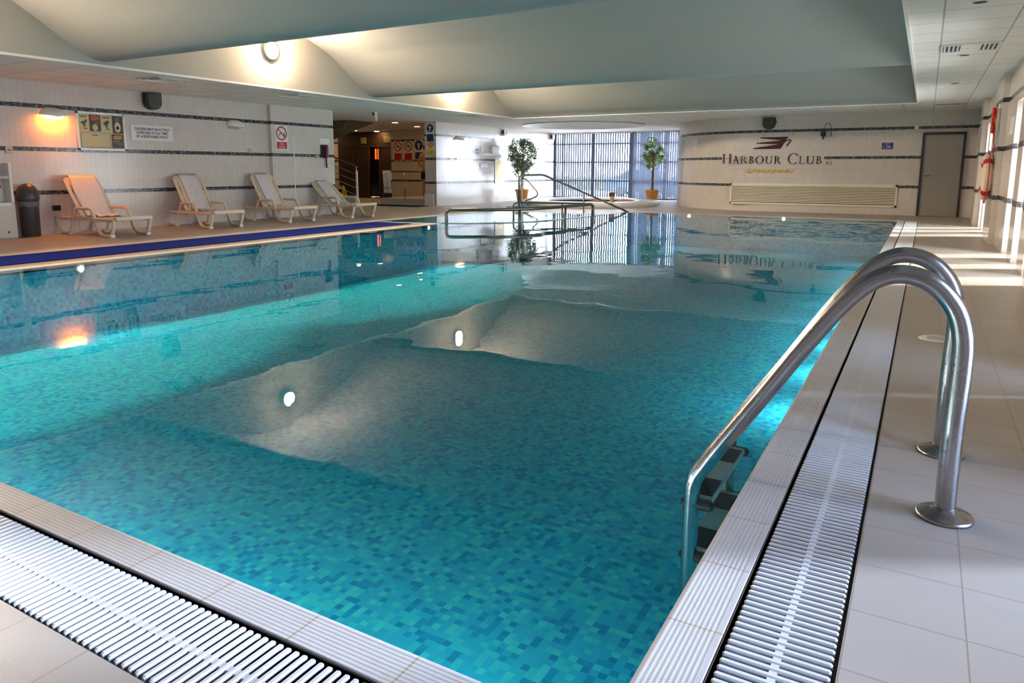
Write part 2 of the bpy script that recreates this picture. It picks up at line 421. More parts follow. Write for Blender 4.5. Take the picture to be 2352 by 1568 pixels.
# pool basin
PD = -.86
ba = MB()
def wallstrip(mb, pts, z0, z1, closed=True, flip=False):
    n = len(pts)
    for i in range(n if closed else n - 1):
        a = pts[i]; b = pts[(i + 1) % n]
        mb.quad((a[0], a[1], z0), (b[0], b[1], z0), (b[0], b[1], z1), (a[0], a[1], z1))
wallstrip(ba, W, PD, -.03)
poly_face(ba, [W], PD)
shallow = [(-10.2, 17.1), (-10.4, 12.1)] + SEP
poly_face(ba, [shallow], -.34)
struct('trim_1', ba, MOS, 'turquoise mosaic pool basin walls and floor')
sp = MB()
off = []
for i, p in enumerate(SEP):
    a = Vector(SEP[max(i - 1, 0)]); b = Vector(SEP[min(i + 1, len(SEP) - 1)]); t = (b - a).normalized(); off.append((p[0] + t.y * -.2, p[1] + t.x * .2))
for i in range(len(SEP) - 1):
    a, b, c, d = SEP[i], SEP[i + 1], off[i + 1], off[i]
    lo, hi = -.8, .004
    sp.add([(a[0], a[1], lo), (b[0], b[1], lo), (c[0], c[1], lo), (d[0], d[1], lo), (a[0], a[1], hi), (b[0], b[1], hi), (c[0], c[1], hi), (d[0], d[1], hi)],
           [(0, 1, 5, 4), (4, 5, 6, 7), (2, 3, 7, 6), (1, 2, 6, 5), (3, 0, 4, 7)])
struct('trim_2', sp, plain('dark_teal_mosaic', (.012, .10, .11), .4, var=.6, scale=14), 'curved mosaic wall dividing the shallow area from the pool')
wa = MB(); poly_face(wa, [W], -.005)
wo = wa.build('pool_water', WATER); face_up(wo); tag(wo, 'calm turquoise pool water mirroring the far windows', 'water', kind='stuff')

# ridged coping along the right and near edges
def ridged(L0, L1, prof, axis):
    mb = MB()
    n = len(prof)
    for L in (L0, L1):
        pass
    vs = [((p[0], L0, p[1]) if axis == 'y' else (L0, p[0], p[1])) for p in prof] + [((p[0], L1, p[1]) if axis == 'y' else (L1, p[0], p[1])) for p in prof]
    mb.add(vs, [(i, i + 1, n + i + 1, n + i) for i in range(n - 1)])
    return mb
def coping_profile(a, b):
    # a: water edge, b: grate edge
    s = 1 if b > a else -1; w = abs(b - a)
    P = [(a, -.06), (a, -.016), (a + s * .006, -.004), (a + s * .016, 0)]
    x = .02
    while x < w - .018:
        P += [(a + s * x, 0), (a + s * (x + .0025), -.001), (a + s * (x + .0065), -.001), (a + s * (x + .009), 0)]
        x += .0125
    P += [(b - s * .006, 0), (b, -.006), (b, -.13)]
    return P
struct('trim_3', ridged(.83, 18.4, coping_profile(-.487, -.337), 'y'), COPY_, 'ridged pale coping tiles along the right pool edge')
struct('trim_4', ridged(-9.2, -.487, coping_profile(1.213, 1.087), 'x'), COPX, 'ridged pale coping tiles along the near pool edge')
cp = MB()
I = [W[1], W[2], W[3], W[4], W[5], W[6], W[7]]; O = [(-.487, 18.62), H[2], H[3], H[4], H[5], (-8.97, 12.1), (-8.97, 1.213)]
for i in range(len(I) - 1):
    a, b, c, d = I[i], I[i + 1], O[i + 1], O[i]
    cp.add([(a[0], a[1], -.05), (b[0], b[1], -.05), (a[0], a[1], 0), (b[0], b[1], 0), (c[0], c[1], 0), (d[0], d[1], 0)], [(0, 1, 3, 2), (2, 3, 4, 5)])
cp.quad((-.487, 18.4, 0), (-.085, 18.4, 0), (-.085, 18.62, 0), (-.487, 18.62, 0))
cp.quad((-8.97, 11.9, 0), (-9.2, 11.9, 0), (-9.2, 12.12, 0), (-8.97, 12.1, 0))
cp.add([(-9.2, 12.12, 0), (-8.97, 12.1, 0), (-10.6, 11.93, 0), (-9.2, 11.9, 0)], [(0, 1, 3)])
struct('trim_5', cp, COPY_, 'plain beige coping along the far and left pool edges')
gu = MB()
def channel(mb, x0, y0, x1, y1, z=-.11):
    mb.quad((x0, y0, z), (x1, y0, z), (x1, y1, z), (x0, y1, z))
    for a, b in (((x0, y0), (x1, y0)), ((x1, y0), (x1, y1)), ((x1, y1), (x0, y1)), ((x0, y1), (x0, y0))):
        mb.quad((a[0], a[1], z), (b[0], b[1], z), (b[0], b[1], 0), (a[0], a[1], 0))
channel(gu, -.337, .83, -.085, 18.4); channel(gu, -9.2, .83, -.337, 1.087); channel(gu, -9.2, 1.087, -8.97, 11.9)
struct('trim_6', gu, GUTTER, 'dark overflow gutter channel below the grates')

def grate(name, label, L0, L1, a, b, axis, pitch=.0262, mat=None, detail_to=6.):
    t = thing(name, label, 'grate', (0, 0, 0), group='overflow grates around the pool')
    mb = MB(); ln = MB()
    n = int((L1 - L0) / pitch); hw = .0074; g = .010
    lo, hi = min(a, b) + g, max(a, b) - g
    mid = (lo + hi) / 2
    for i in range(n):
        c = L0 + (i + .5) * pitch
        def P(w, l, z): return (w, l, z) if axis == 'y' else (l, w, z)
        prof = [(-hw * .6, -.0115), (-hw, -.005), (-hw * .62, -.001), (hw * .62, -.001), (hw, -.005), (hw * .6, -.0115)]
        near = abs(c - (L0 if axis == 'y' else L1)) < detail_to
        st = [lo, lo + .004]
        ends = [(lo, .6), (lo + .005, 1.), (hi - .005, 1.), (hi, .6)]
        vs = []
        for w, k in ends:
            for q, z in prof: vs.append(P(w, c + q * k, z if k == 1. else z - .003))
        m = len(prof); fs = []
        for k in range(len(ends) - 1):
            for j in range(m - 1): fs.append((k * m + j, k * m + j + 1, k * m + m + j + 1, k * m + m + j))
        fs.append(tuple(range(m))); fs.append(tuple(range((len(ends) - 1) * m, len(ends) * m))[::-1])
        mb.add(vs, fs)
        if i < n - 1:
            p, q = P(mid - .009, c + hw * .7, -.012), P(mid + .009, c + pitch - hw * .7, -.004)
            ln.box(tuple(min(u, v) for u, v in zip(p, q)), tuple(max(u, v) for u, v in zip(p, q)))
    mb.build('slats', mat or GRATE, t); ln.build('link_strip', mat or GRATE, t); return t
grate('drain_grate', 'white slatted overflow grate running beside the ladder along the right pool edge', .83, 18.38, -.337, -.085, 'y')
grate('drain_grate', 'white slatted overflow grate crossing the lower left corner along the near pool edge', -9.2, -.345, .83, 1.087, 'x')
grate('drain_grate', 'beige slatted overflow grate between the left pool edge and the blue mat', 1.1, 11.88, -9.2, -8.97, 'y', pitch=.03, mat=plain('beige_grate_plastic', (.38, .29, .20), .5))

# ceiling
ce = MB()
OX0, OX1, OY0, OY1 = -10.35, -.3, .45, 18.15
def cq(x0, y0, x1, y1, mi=0): ce.quad((x0, y0, CZ), (x1, y0, CZ), (x1, y1, CZ), (x0, y1, CZ), mi)
cq(LX - .2, -3.2, OX0, OY1); cq(OX1, -3.2, 1.3, OY1); cq(OX0, -3.2, OX1, OY0)
CC = (-9.9, 22.0); CR = 2.0; SQ = 2.6
cq(-23.2, 13.6, LX - .2, 24.2)
cq(LX - .2, OY1, 1.3, CC[1] - SQ); cq(LX - .2, CC[1] + SQ, 1.3, 26.7); cq(LX - .2, CC[1] - SQ, CC[0] - SQ, CC[1] + SQ); cq(CC[0] + SQ, CC[1] - SQ, 1.3, CC[1] + SQ)
N = 64; vs = []
for k in range(N):
    a = 2 * pi * k / N; c, s_ = cos(a), sin(a); m = SQ / max(abs(c), abs(s_))
    vs += [(CC[0] + CR * c, CC[1] + CR * s_, CZ), (CC[0] + m * c, CC[1] + m * s_, CZ)]
ce.add(vs, [(2 * k, 2 * k + 1, 2 * ((k + 1) % N) + 1, 2 * ((k + 1) % N)) for k in range(N)])
struct('ceiling', ce, CEIL)
dm = MB()
dm.add([(CC[0] + r * cos(2 * pi * k / N), CC[1] + r * sin(2 * pi * k / N), z) for r, z in ((CR + .04, CZ - .03), (CR, CZ - .03), (CR, CZ + .05), (CR - .02, CZ + .28), (CR * .8, CZ + .36), (.01, CZ + .40)) for k in range(N)],
       [(j * N + k, j * N + (k + 1) % N, (j + 1) * N + (k + 1) % N, (j + 1) * N + k) for j in range(5) for k in range(N)], 0, True)
struct('trim_7', dm, DOME, 'round white dome recess in the ceiling above the spa')
# wavy vault
TR = [.45, 6.3, 12.15, 18.15]
DT = [(0, 2.63), (.12, 2.64), (.3, 2.715), (.56, 2.87), (.83, 3.06), (1.24, 3.31), (1.73, 3.50), (2.1, 3.61), (2.55, 3.70), (2.95, 3.73), (3.2, 3.73)]
def vault_z(y):
    d = min(abs(y - t) for t in TR); e = 18.15 - y
    for (a, za), (b, zb) in zip(DT, DT[1:]):
        if a <= d <= b:
            t = (d - a) / (b - a); z = za + (zb - za) * t; break
    else: z = 3.73
    if e < .35: z = min(z, 2.575 + e * .75) if e < .2 else z
    return z
ys = [OY0 + (OY1 - OY0) * k / 354 for k in range(355)]
raw = [vault_z(y) for y in ys]
zz = raw[:]
for _ in range(2): zz = [zz[0]] + [(zz[i - 1] + 2 * zz[i] + zz[i + 1]) / 4 for i in range(1, len(zz) - 1)] + [zz[-1]]
zz[-1] = CZ; zz[0] = CZ
va = MB(); n = len(ys)
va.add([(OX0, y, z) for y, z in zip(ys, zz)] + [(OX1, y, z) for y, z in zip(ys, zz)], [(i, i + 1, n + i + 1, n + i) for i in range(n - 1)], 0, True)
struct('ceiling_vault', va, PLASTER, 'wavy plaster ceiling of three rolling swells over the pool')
vf = MB()
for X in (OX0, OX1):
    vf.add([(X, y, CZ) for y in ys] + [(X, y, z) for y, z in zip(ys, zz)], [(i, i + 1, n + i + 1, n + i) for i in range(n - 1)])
struct('ceiling_cheek', vf, CHEEK_LIT, 'plain plaster cheeks closing the ends of the wavy ceiling')
tr = MB()
for a, b in (((OX0 - .02, OY0 - .02, CZ - .012), (OX0 + .004, OY1 + .02, CZ + .02)), ((OX1 - .004, OY0, CZ - .02), (OX1 + .03, OY1 + .02, CZ + .02)), ((OX0, OY1 - .004, CZ - .012), (OX1, OY1 + .02, CZ + .02))): tr.box(a, b)
struct('trim_8', tr, WHITE, 'white edge trim around the ceiling opening')

# walls
w = MB(); w.box((LX - .25, -3.2, 0), (LX, 11.72, CZ)); struct('wall_left', w, WALL)
w = MB(); w.box((LX - .5, 11.72, 0), (LX + .1, 13.72, CZ)); struct('wall_pier', w, WALL)
w = MB(); w.box((LX + .1, 12.36, 0), (LX + .106, 12.385, 1.9)); struct('trim_9', w, WHITE, 'thin white joint strip on the tiled pier')
w = MB(); w.box((-13.58, 18.25, 0), (LX, 18.65, CZ)); w.box((-13.4, 18.65, 0), (LX, 26.5, CZ)); struct('wall_bay', w, WALL)
w = MB(); w.box((-13.6, 18.225, 0), (-13.26, 18.25, .36)); struct('trim_10', w, WHITE, 'low white plinth at the foot of the sign pillar')
w = MB(); w.box((-17.45, 21.35, 0), (-13.4, 21.55, CZ)); struct('wall_recess', w, WALL)
w = MB(); w.box((-23.2, 22., 0), (-20.7, 22.2, CZ)); w.box((-23.2, 13.6, 0), (-23.0, 22.2, CZ)); w.box((-23.2, 13.55, 0), (LX - .5, 13.7, CZ)); w.box((-23.2, 24., 0), (-13.4, 24.2, CZ)); struct('wall_recess_side', w, WALL)
w = MB()
ac = [(-3.85 - 3.3 * sin(rad(a)), 24.0 - 3.3 * cos(rad(a))) for a in range(0, 91, 5)]
inner = [(1.3, YB)] + ac + [(-7.15, 26.5)]
outer = [(1.3, YB + .2)] + [(-3.85 - 3.1 * sin(rad(a)), 24.0 - 3.1 * cos(rad(a))) for a in range(0, 91, 5)] + [(-6.95, 26.5)]
k = len(inner)
vs = [(p[0], p[1], z) for z in (0, CZ) for p in inner] + [(p[0], p[1], z) for z in (0, CZ) for p in outer]
fs = []
for i in range(k - 1):
    fs += [(i, i + 1, k + i + 1, k + i), (2 * k + i, 2 * k + i + 1, 3 * k + i + 1, 3 * k + i), (k + i, k + i + 1, 3 * k + i + 1, 3 * k + i), (i, i + 1, 2 * k + i + 1, 2 * k + i)]
fs += [(k - 1, 2 * k - 1, 4 * k - 1, 3 * k - 1), (0, k, 3 * k, 2 * k)]
w.add(vs, fs); struct('wall_back', w, WALLB)
SLOTS = [(16.68, 17.22), (15.82, 16.42), (14.75, 15.38), (11.2, 11.9), (10.0, 10.66), (8.6, 9.42), (3.9, 4.7), (2.1, 2.9), (.3, 1.1), (-1.6, -.8)]  # slots nearest the camera are unseen, added to light the near deck
SZ = 2.04; TH = .32
w = MB(); edges = [-3.2]
for a, b in sorted(SLOTS): edges += [a, b]
edges.append(20.9)
for i in range(0, len(edges), 2): w.box((RX, edges[i], 0), (RX + TH, edges[i + 1], CZ))
for a, b in SLOTS: w.box((RX, a, SZ), (RX + TH, b, CZ))
struct('wall_right', w, WALL)
w = MB(); w.box((.89, 17.5, 0), (RX, 18.12, CZ)); w.box((.90, 13.24, 0), (RX, 14.4, CZ)); w.box((.90, 7.95, 0), (RX, 8.55, CZ)); w.box((.90, 3.35, 0), (RX, 4.45, CZ)); struct('wall_pilaster', w, WALL)
w = MB(); w.box((LX - .2, -3.4, 0), (1.3, -3.2, CZ)); struct('wall_near', w, WALL)
for i, (a, b) in enumerate(SLOTS):
    f = MB(); x = RX + TH - .08; fw = .035
    f.box((x, a, 0), (x + .05, a + fw, SZ)); f.box((x, b - fw, 0), (x + .05, b, SZ)); f.box((x, a + fw, 0), (x + .05, b - fw, .05)); f.box((x, a + fw, SZ - .05), (x + .05, b - fw, SZ))
    o = f.build('window_%d' % (i + 1), WHITE); o['kind'] = 'structure'
    g = MB(); g.box((x + .02, a + fw, .05), (x + .026, b - fw, SZ - .05)); g.build('pane', GLASS if i < 6 else GLASS_T, o)
# bay window
f = MB(); Y = 26.42
for x, wd in ((-13.12, .06), (-12.78, .05), (-12.35, .0), (-11.45, .09), (-9.86, .12), (-8.5, .06), (-7.2, .06)):
    if wd: f.box((x - wd / 2, Y, 0), (x + wd / 2, Y + .07, CZ))
for z in (0.03, .70, 1.42, 2.13, 2.54): f.box((LX, Y + .005, z - .03), (-7.1, Y + .065, z + .03))
o = f.build('window_14', WINF); o['kind'] = 'structure'
g = MB(); g.box((LX, Y + .03, 0.02), (-7.1, Y + .036, CZ)); g.build('pane', GLASS_B, o)

# ------------------------------------------------------------------ outside
og = MB(); og.box((-60, 26.7, -.4), (50, 90, -.3)); og.box((1.35, -40, -.4), (50, 26.7, -.3))
struct('ground_outside', og, plain('outdoor_paving', (.60, .59, .58), .8, var=.1))
hg = MB()
hd = thing('hedge', 'clipped hedge line beyond the bay window', 'hedge', (0, 0, -.3))
random.seed(3)
for i in range(2600):
    x = random.uniform(-34, 6); y = 47 + random.uniform(-.5, .5); z = random.uniform(0, 1.0); r = random.uniform(.12, .22)
    d = Vector((random.gauss(0, 1), random.gauss(0, 1), random.gauss(0, 1))).normalized(); e = d.orthogonal().normalized(); q = d.cross(e)
    p = Vector((x, y, z)); hg.quad(p - e * r, p - q * r * .5, p + e * r, p + q * r * .5)
hg.build('foliage', leaf_mat('hedge_leaf', (.20, .25, .17), (.34, .38, .28)), hd)
hb = MB(); hb.box((-34, 46.7, 0), (6, 47.3, .85)); hb.build('branches', plain('hedge_inside', (.06, .08, .05), .9, var=.4, scale=4), hd)
car = thing('car', 'dark blue parked car seen through the bay window blinds', 'car', (-13.2, 38, -.3), 0)
cprof = [(-2.1, .25), (2.1, .25), (2.15, .6), (2.05, .78), (1.2, .88), (.55, 1.36), (-.9, 1.42), (-1.75, .95), (-2.1, .9), (-2.18, .5)]
m = MB(); m.prism(cprof, -.82, .82, lambda u, v, d: (u, d, v)); m.build('body', plain('dark_blue_paint', (.03, .06, .16), .25, spec=.6), car)
for s_ in (-.83, .83):
    m = MB(); m.prism([(1.0, .9), (.48, 1.30), (-.15, 1.32), (-.15, .9)], s_ - .01, s_ + .01, lambda u, v, d: (u, d, v)); m.build('side_window', BLACK, car)
    m = MB(); m.prism([(-.25, .9), (-.25, 1.32), (-.85, 1.35), (-1.5, .95)], s_ - .01, s_ + .01, lambda u, v, d: (u, d, v)); m.build('side_window', BLACK, car)
for sx in (-1.3, 1.35):
    for sy in (-.78, .78):
        m = MB(); m.M = Matrix.Translation((sx, sy, .32)) @ Matrix.Rotation(pi / 2, 4, 'X'); m.lathe([(.2, -.1), (.32, -.09), (.32, .09), (.2, .1)], 20); m.build('wheel', BLACK, car)

# ------------------------------------------------------------------ blinds
def blind(label, x0, x1, pitch, ang, y=26.3):
    t = thing('vertical_blind', label, 'blind', (x0, y, CZ), group='vertical blinds of the bay window')
    m = MB(); m.box((0, -.025, -.05), (x1 - x0, .025, -.003)); m.build('headrail', WHITE, t)
    m = MB(); k = int((x1 - x0) / pitch); random.seed(11)
    for i in range(k):
        a = ang + random.uniform(-.12, .12); c = (i + .5) * pitch; dx, dy = .0445 * cos(a), .0445 * sin(a); nx, ny = -.0008 * sin(a), .0008 * cos(a)
        for (z0, z1) in ((-2.52, -.05),):
            m.quad((c - dx, -dy, z0), (c + dx, dy, z0), (c + dx, dy, z1), (c - dx, -dy, z1))
    m.build('slats', BLIND, t)
blind('wide half-open vertical blind behind the spa, left of the slimmer closed one', -13.08, -9.82, .098, 1.2)
blind('narrower nearly closed vertical blind behind the brighter potted ficus', -9.76, -7.2, .084, .8)

# ------------------------------------------------------------------ spa
JC = (-9.5, 21.7)
spa = thing('spa_tub', 'round raised white spa tub below the ceiling dome', 'spa tub', (JC[0], JC[1], 0))
R = 2.22
m = MB(); m.lathe([(R, 0), (R, .135), (R - .02, .155), (R - .05, .16), (1.62, .16), (1.57, .15), (1.5, .06), (1.4, .01), (1.2, .008), (0.01, .008)], 72); m.build('rim', plain('spa_tiles', (.78, .76, .73), .35), spa)
m = MB(); m.lathe([(1.53, .10), (.01, .10)], 48); m.build('spa_water', WATER, spa); face_up(children(spa)[-1] if False else [c for c in children(spa) if c.name.startswith('spa_water')][0])
tag(MB().box((-11.0, 18.85, .001), (-9.95, 19.2, .016)).build('floor_mat', BLUEL), 'bright blue rubber mat at the foot of the round spa', 'mat', 'blue mats around the pool')
tag(MB().bbox((-10.2, -1, 0), (-9.24, 11.92, .012), .004).build('floor_mat', BLUE), 'long navy blue mat lying along the left pool edge', 'mat', 'blue mats around the pool')
tag(MB().bbox((-15.35, 17.4, 0), (-13.3, 18.05, .012), .004).build('floor_mat', BLUE), 'short blue mat before the low grey platform', 'mat', 'blue mats around the pool')
g = thing('grab_rail', 'bent chrome grab rail standing before the round spa', 'grab rail', (-10.5, 19.1, 0))
P = smooth_path([(-.1, 0, .2), (-.1, 0, .80), (-.06, 0, .85), (.04, 0, .84), (.24, 0, .66), (.42, 0, .47), (.42, 0, .36), (.26, 0, .27), (.06, 0, .21), (.02, 0, .12), (.02, 0, 0)], 5)
P = [(-.10, 0, 0)] + P
MB().tube(P, .02, 10).build('bar', STEEL, g)
for x in (-.1, .02): MB().lathe([(.05, 0), (.05, .008), (.02, .015)], 16, (x, 0, 0)).build('foot_flange', STEEL, g)

# ------------------------------------------------------------------ handrails at the shallow end
hr = thing('hand_rail', 'low brown steel rail following the curved divider, ending beside the sloping rail', 'hand rail', (-7.4, 13.9, 0), group='steel handrails in the shallow end')
def rel(P, o): return [(p[0] - o[0], p[1] - o[1], p[2] - o[2]) for p in P]
o0 = (-7.4, 13.9, 0)
top = .285
path = [(-8.72, 12.44, -.35), (-8.72, 12.44, top)] + [(p[0] + .0, p[1] + .0, top) for p in [(-8.4, 12.62), (-8.05, 12.88), (-7.73, 13.18), (-7.5, 13.5), (-7.34, 13.95), (-7.24, 14.6), (-7.17, 15.4), (-7.07, 16.35)]] + [(-7.07, 16.35, -.35)]
MB().tube(rel(fillet(path, .1), o0), .036, 10).build('top_bar', STEELD, hr)
for p in ((-7.52, 13.46), (-7.2, 15.05)): MB().tube(rel([(p[0], p[1], -.35), (p[0], p[1], top)], o0), .03, 10).build('leg', STEELD, hr)
hr = thing('hand_rail', 'low brown steel rail behind the curved one, farthest of the two low rails', 'hand rail', (-8, 15.9, 0), group='steel handrails in the shallow end')
o0 = (-8, 15.9, 0)
path = [(-8.72, 15.3, -.35), (-8.72, 15.3, .33), (-7.07, 16.4, .30), (-7.07, 16.4, -.35)]
MB().tube(rel(fillet(path, .1), o0), .022, 10).build('top_bar', STEELD, hr)
MB().tube(rel([(-7.72, 15.97, -.35), (-7.72, 15.97, .31)], o0), .02, 10).build('leg', STEELD, hr)
hr = thing('hand_rail', 'tall sloping brown steel rail descending into the water by the shallow end', 'hand rail', (-8.6, 15.4, 0), group='steel handrails in the shallow end')
o0 = (-8.6, 15.4, 0)
path = [(-8.62, 15.4, -.35), (-8.62, 15.4, .985), (-8.30, 16.05, 1.0), (-6.95, 18.55, -.02), (-6.92, 18.62, -.05)]
MB().tube(rel(fillet(path, .1), o0), .026, 10).build('top_bar', STEELD, hr)
MB().tube(rel([(-7.69, 17.18, -.35), (-7.69, 17.18, .53)], o0), .02, 10).build('leg', STEELD, hr)

# ------------------------------------------------------------------ pool ladder
ld = thing('pool_ladder', 'polished steel pool ladder arching over the right pool edge', 'ladder', (.14, 2.92, 0))
LP = [(.14, 0), (.14, .3), (.146, .5), (.140, .61), (.108, .70), (.042, .767), (-.04, .79), (-.12, .765), (-.205, .685), (-.32, .52), (-.45, .315), (-.59, .10), (-.645, .01), (-.682, -.06), (-.69, -.15), (-.69, -.45), (-.69, PD + .01)]
for y in (2.61, 3.23):
    sp_ = smooth_path([(x - .14, y - 2.92, z) for x, z in LP], 6)
    r = MB().tube(sp_, .031, 20).build('rail', STEEL, ld)
    MB().lathe([(.084, 0), (.085, .008), (.080, .014), (.062, .018), (.055, .026), (.036, .028), (.0335, .036), (.031, .036)], 32, (0, y - 2.92, 0)).build('foot_flange', STEEL, r)
    for z in (-.14, -.36, -.58):
        MB().bbox((-.868, y - 2.92 - .022, z - .03), (-.742, y - 2.92 + .022, z + .004), .01).build('tread_bracket', BLACK, r)
for z in (-.13, -.35, -.57):
    m = MB(); m.bbox((-.855, -.29, z - .02), (-.755, .29, z), .004)
    td = m.build('tread', TREAD, ld)
    for y0, y1 in ((-.27, -.11), (.10, .26)): MB().box((-.848, y0, z), (-.762, y1, z + .003)).build('grip_pad', GRIP, td)

# ------------------------------------------------------------------ sun loungers
def make_lounger(label, ang, loc, rz):
    t = thing('sun_lounger', label, 'sun lounger', loc, rz, 'cream loungers along the left wall')
    for s in (-1, 1):
        y = s * .315
        m = MB(); P = fillet([(-.86, y, .285), (-.86, y, .26), (-.74, y, .05), (-.69, y, .022), (-.46, y, .022), (-.435, y, .06), (-.30, y, .40), (-.26, y, .455), (.16, y, .46), (.22, y, .42), (.36, y, .10), (.46, y, .022), (.72, y, .022), (.745, y, .06), (.83, y, .285)], .06, 4)
        m.tube(P, .027, 8, up=(0, 1, 0), flat=1.25); m.build('arm_frame', CREAM, t)
        m = MB(); m.bbox((-.88, y - .022 * 1, .255), (.80, y + .022, .305), .008); m.build('side_rail', CREAM, t)
    for x in (-.475, .735):
        for y in (-.315, .315): MB().bbox((x - .03, y - .036, 0), (x + .03, y + .036, .055), .008).build('foot_cap', CAPW, t)
    m = MB()
    for k in range(9):
        x = -.08 + k * .105; dz = .035 * max(0, (x - .25) / .6) ** 2 - .012 * max(0, sin((x - .2) * 4.5))
        m.bbox((x, -.30, .285 + dz), (x + .092, .30, .31 + dz), .008)
    m.bbox((.855, -.325, .275), (.90, .325, .345), .016); m.build('seat', CREAM, t)
    for x0 in (-.86, -.20): MB().bbox((x0, -.3, .262), (x0 + .07, .3, .295), .006).build('cross_bar', CREAM, t)
    hx, hz = -.13, .305
    A = Matrix.Translation((hx, 0, hz)) @ Matrix.Rotation(-ang, 4, 'Y').inverted().inverted()
    A = Matrix.Translation((hx, 0, hz)) @ Matrix(((-cos(ang), 0, -sin(ang), 0), (0, 1, 0, 0), (sin(ang), 0, -cos(ang), 0), (0, 0, 0, 1)))
    # local l along the back (up), y, n negative = front face
    m = MB(); m.M = A; L = .82
    for y0, y1 in ((-.31, -.245), (-.225, -.085), (-.07, .07), (.085, .225), (.245, .31)): m.bbox((.02, y0, -.012), (L - .06, y1, .014), .007)
    for l0, l1, hw in ((0, .07, .30), (L - .16, L - .04, .31), (L - .06, L, .27), (.3, .36, .3)): m.bbox((l0, -hw, -.010), (l1, hw, .012), .008)
    m.build('backrest', CREAM, t)
    top = A @ Vector((.5, 0, .012))
    m = MB()
    for y in (-.2, .2): m.tube([(top.x, y, top.z), (top.x - .14 - .2 * (1.05 - ang), y, .29)], .014, 6)
    m.tube([(top.x - .14 - .2 * (1.05 - ang), -.2, .29), (top.x - .14 - .2 * (1.05 - ang), .2, .29)], .014, 6)
    m.build('backrest_strut', CREAM, t)
    return t, A
def towel(label, lounger, A, wd, yo, seat_len, seed, over=.12):
    random.seed(seed); L = .82
    m = MB(); NU, NV = 12, 34
    path = []
    for k in range(8): path.append((A @ Vector((L - .04 - over + over * k / 7, 0, .028 + .012 * sin(k)))))           # behind
    for k in range(20):
        l = L * (1 - k / 19.); path.append(A @ Vector((l + (.03 if k == 0 else 0), 0, -.024 - (.012 if k < 2 else 0))))
    for k in range(1, 8): path.append(Vector((-.13 + .02 + seat_len * k / 7, 0, .336 + .006 * sin(k * 2))))
    n = len(path); ph = [random.uniform(0, 6) for _ in range(4)]; vs = []
    for j, p in enumerate(path):
        q = path[min(j + 1, n - 1)] - path[max(j - 1, 0)]; nrm = Vector((q.z, 0, -q.x)).normalized()
        if nrm.x < 0 and j > 9: nrm = -nrm
        for i in range(NU + 1):
            u = i / NU - .5; b = .011 * (sin(u * 17 + ph[0] + j * .04) + .7 * sin(u * 31 + ph[1] - j * .03)) * (1 if 10 < j else .3)
            b = max(b, -.004) + .006
            vs.append((p.x + nrm.x * b, yo + u * wd * (1 + .06 * sin(j * .2 + ph[2])) + .015 * sin(j * .13 + ph[3]), p.z + nrm.z * b))
    m.add(vs, [(j * (NU + 1) + i, j * (NU + 1) + i + 1, (j + 1) * (NU + 1) + i + 1, (j + 1) * (NU + 1) + i) for j in range(n - 1) for i in range(NU)], 0, True)
    o = m.build('towel', TOWEL); o.location = lounger.location; o.rotation_euler = lounger.rotation_euler
    so = o.modifiers.new('thickness', 'SOLIDIFY'); so.thickness = .007; so.offset = 0
    return tag(o, label, 'towel', 'towels on the loungers')
LG = [('cream sun lounger beside the grey bin, under the amber wall lamp', rad(54), (-12.28, 7.24, 0), 0., 'wide pinkish-lit white towel on the lounger beside the bin', .46, .02, .38),
      ('cream sun lounger below the children sign, second from the bin', rad(56), (-12.38, 9.33, 0), rad(-7), 'narrow white towel on the lounger second from the bin', .33, -.01, .3),
      ('cream sun lounger just before the tiled pier, third from the bin', rad(57), (-12.36, 11.22, 0), rad(-4), 'white towel ending at the seat of the lounger beside the pier edge', .33, -.02, .02),
      ('cream sun lounger with lowered backrest before the tiled pier', rad(38), (-12.2, 13.02, 0), rad(-7), 'white towel on the lounger with the lowered backrest', .34, 0, .22)]
for i, (lab, an, loc, rz, tl, tw, ty, ts) in enumerate(LG):
    t, A = make_lounger(lab, an, loc, rz)
    towel(tl, t, A, tw, ty, ts, i + 1)

# ------------------------------------------------------------------ left wall fittings
def sconce(label, y, z, lit, mat_lamp, x=LX):
    t = thing('wall_lamp', label, 'wall lamp', (x, y, z), group='half-dome wall lamps')
    m = MB(); NA, NB = 20, 8; vs = []
    wdt, hgt, dep = .215, .15, .17
    for j in range(NB + 1):          # upper dome opening downward
        e = pi / 2 * j / NB
        for i in range(NA + 1):
            a = pi * i / NA
            vs.append((dep * sin(a) * cos(e) + .002, -wdt * cos(a) * cos(e), hgt * sin(e) - .05 + .03 * cos(e) * abs(cos(a))))
    m.add(vs, [(j * (NA + 1) + i, j * (NA + 1) + i + 1, (j + 1) * (NA + 1) + i + 1, (j + 1) * (NA + 1) + i) for j in range(NB) for i in range(NA)], 0, True)
    o = m.build('shade', WHITE, t); s2 = o.modifiers.new('thickness', 'SOLIDIFY'); s2.thickness = .006; s2.offset = 1
    m = MB(); vs = []
    for j in range(NB + 1):          # lens bowl under it
        e = pi / 2 * j / NB
        for i in range(NA + 1):
            a = pi * i / NA
            vs.append((dep * .8 * sin(a) * cos(e) + .002, -wdt * .88 * cos(a) * cos(e), -.05 * sin(e) - .03))
    m.add(vs, [(j * (NA + 1) + i, j * (NA + 1) + i + 1, (j + 1) * (NA + 1) + i + 1, (j + 1) * (NA + 1) + i) for j in range(NB) for i in range(NA)], 0, True)
    m.build('diffuser', mat_lamp, t)
    MB().box((0, -.09, -.05), (.012, .09, .03)).build('back_plate', WHITE, t)
sconce('amber glowing half-dome wall lamp left of the menu board', 7.01, 2.045, True, LAMPO)
sconce('unlit half-dome wall lamp between the children sign and the pier', 10.8, 2.06, False, plain('unlit_lens', (.55, .47, .38), .4))
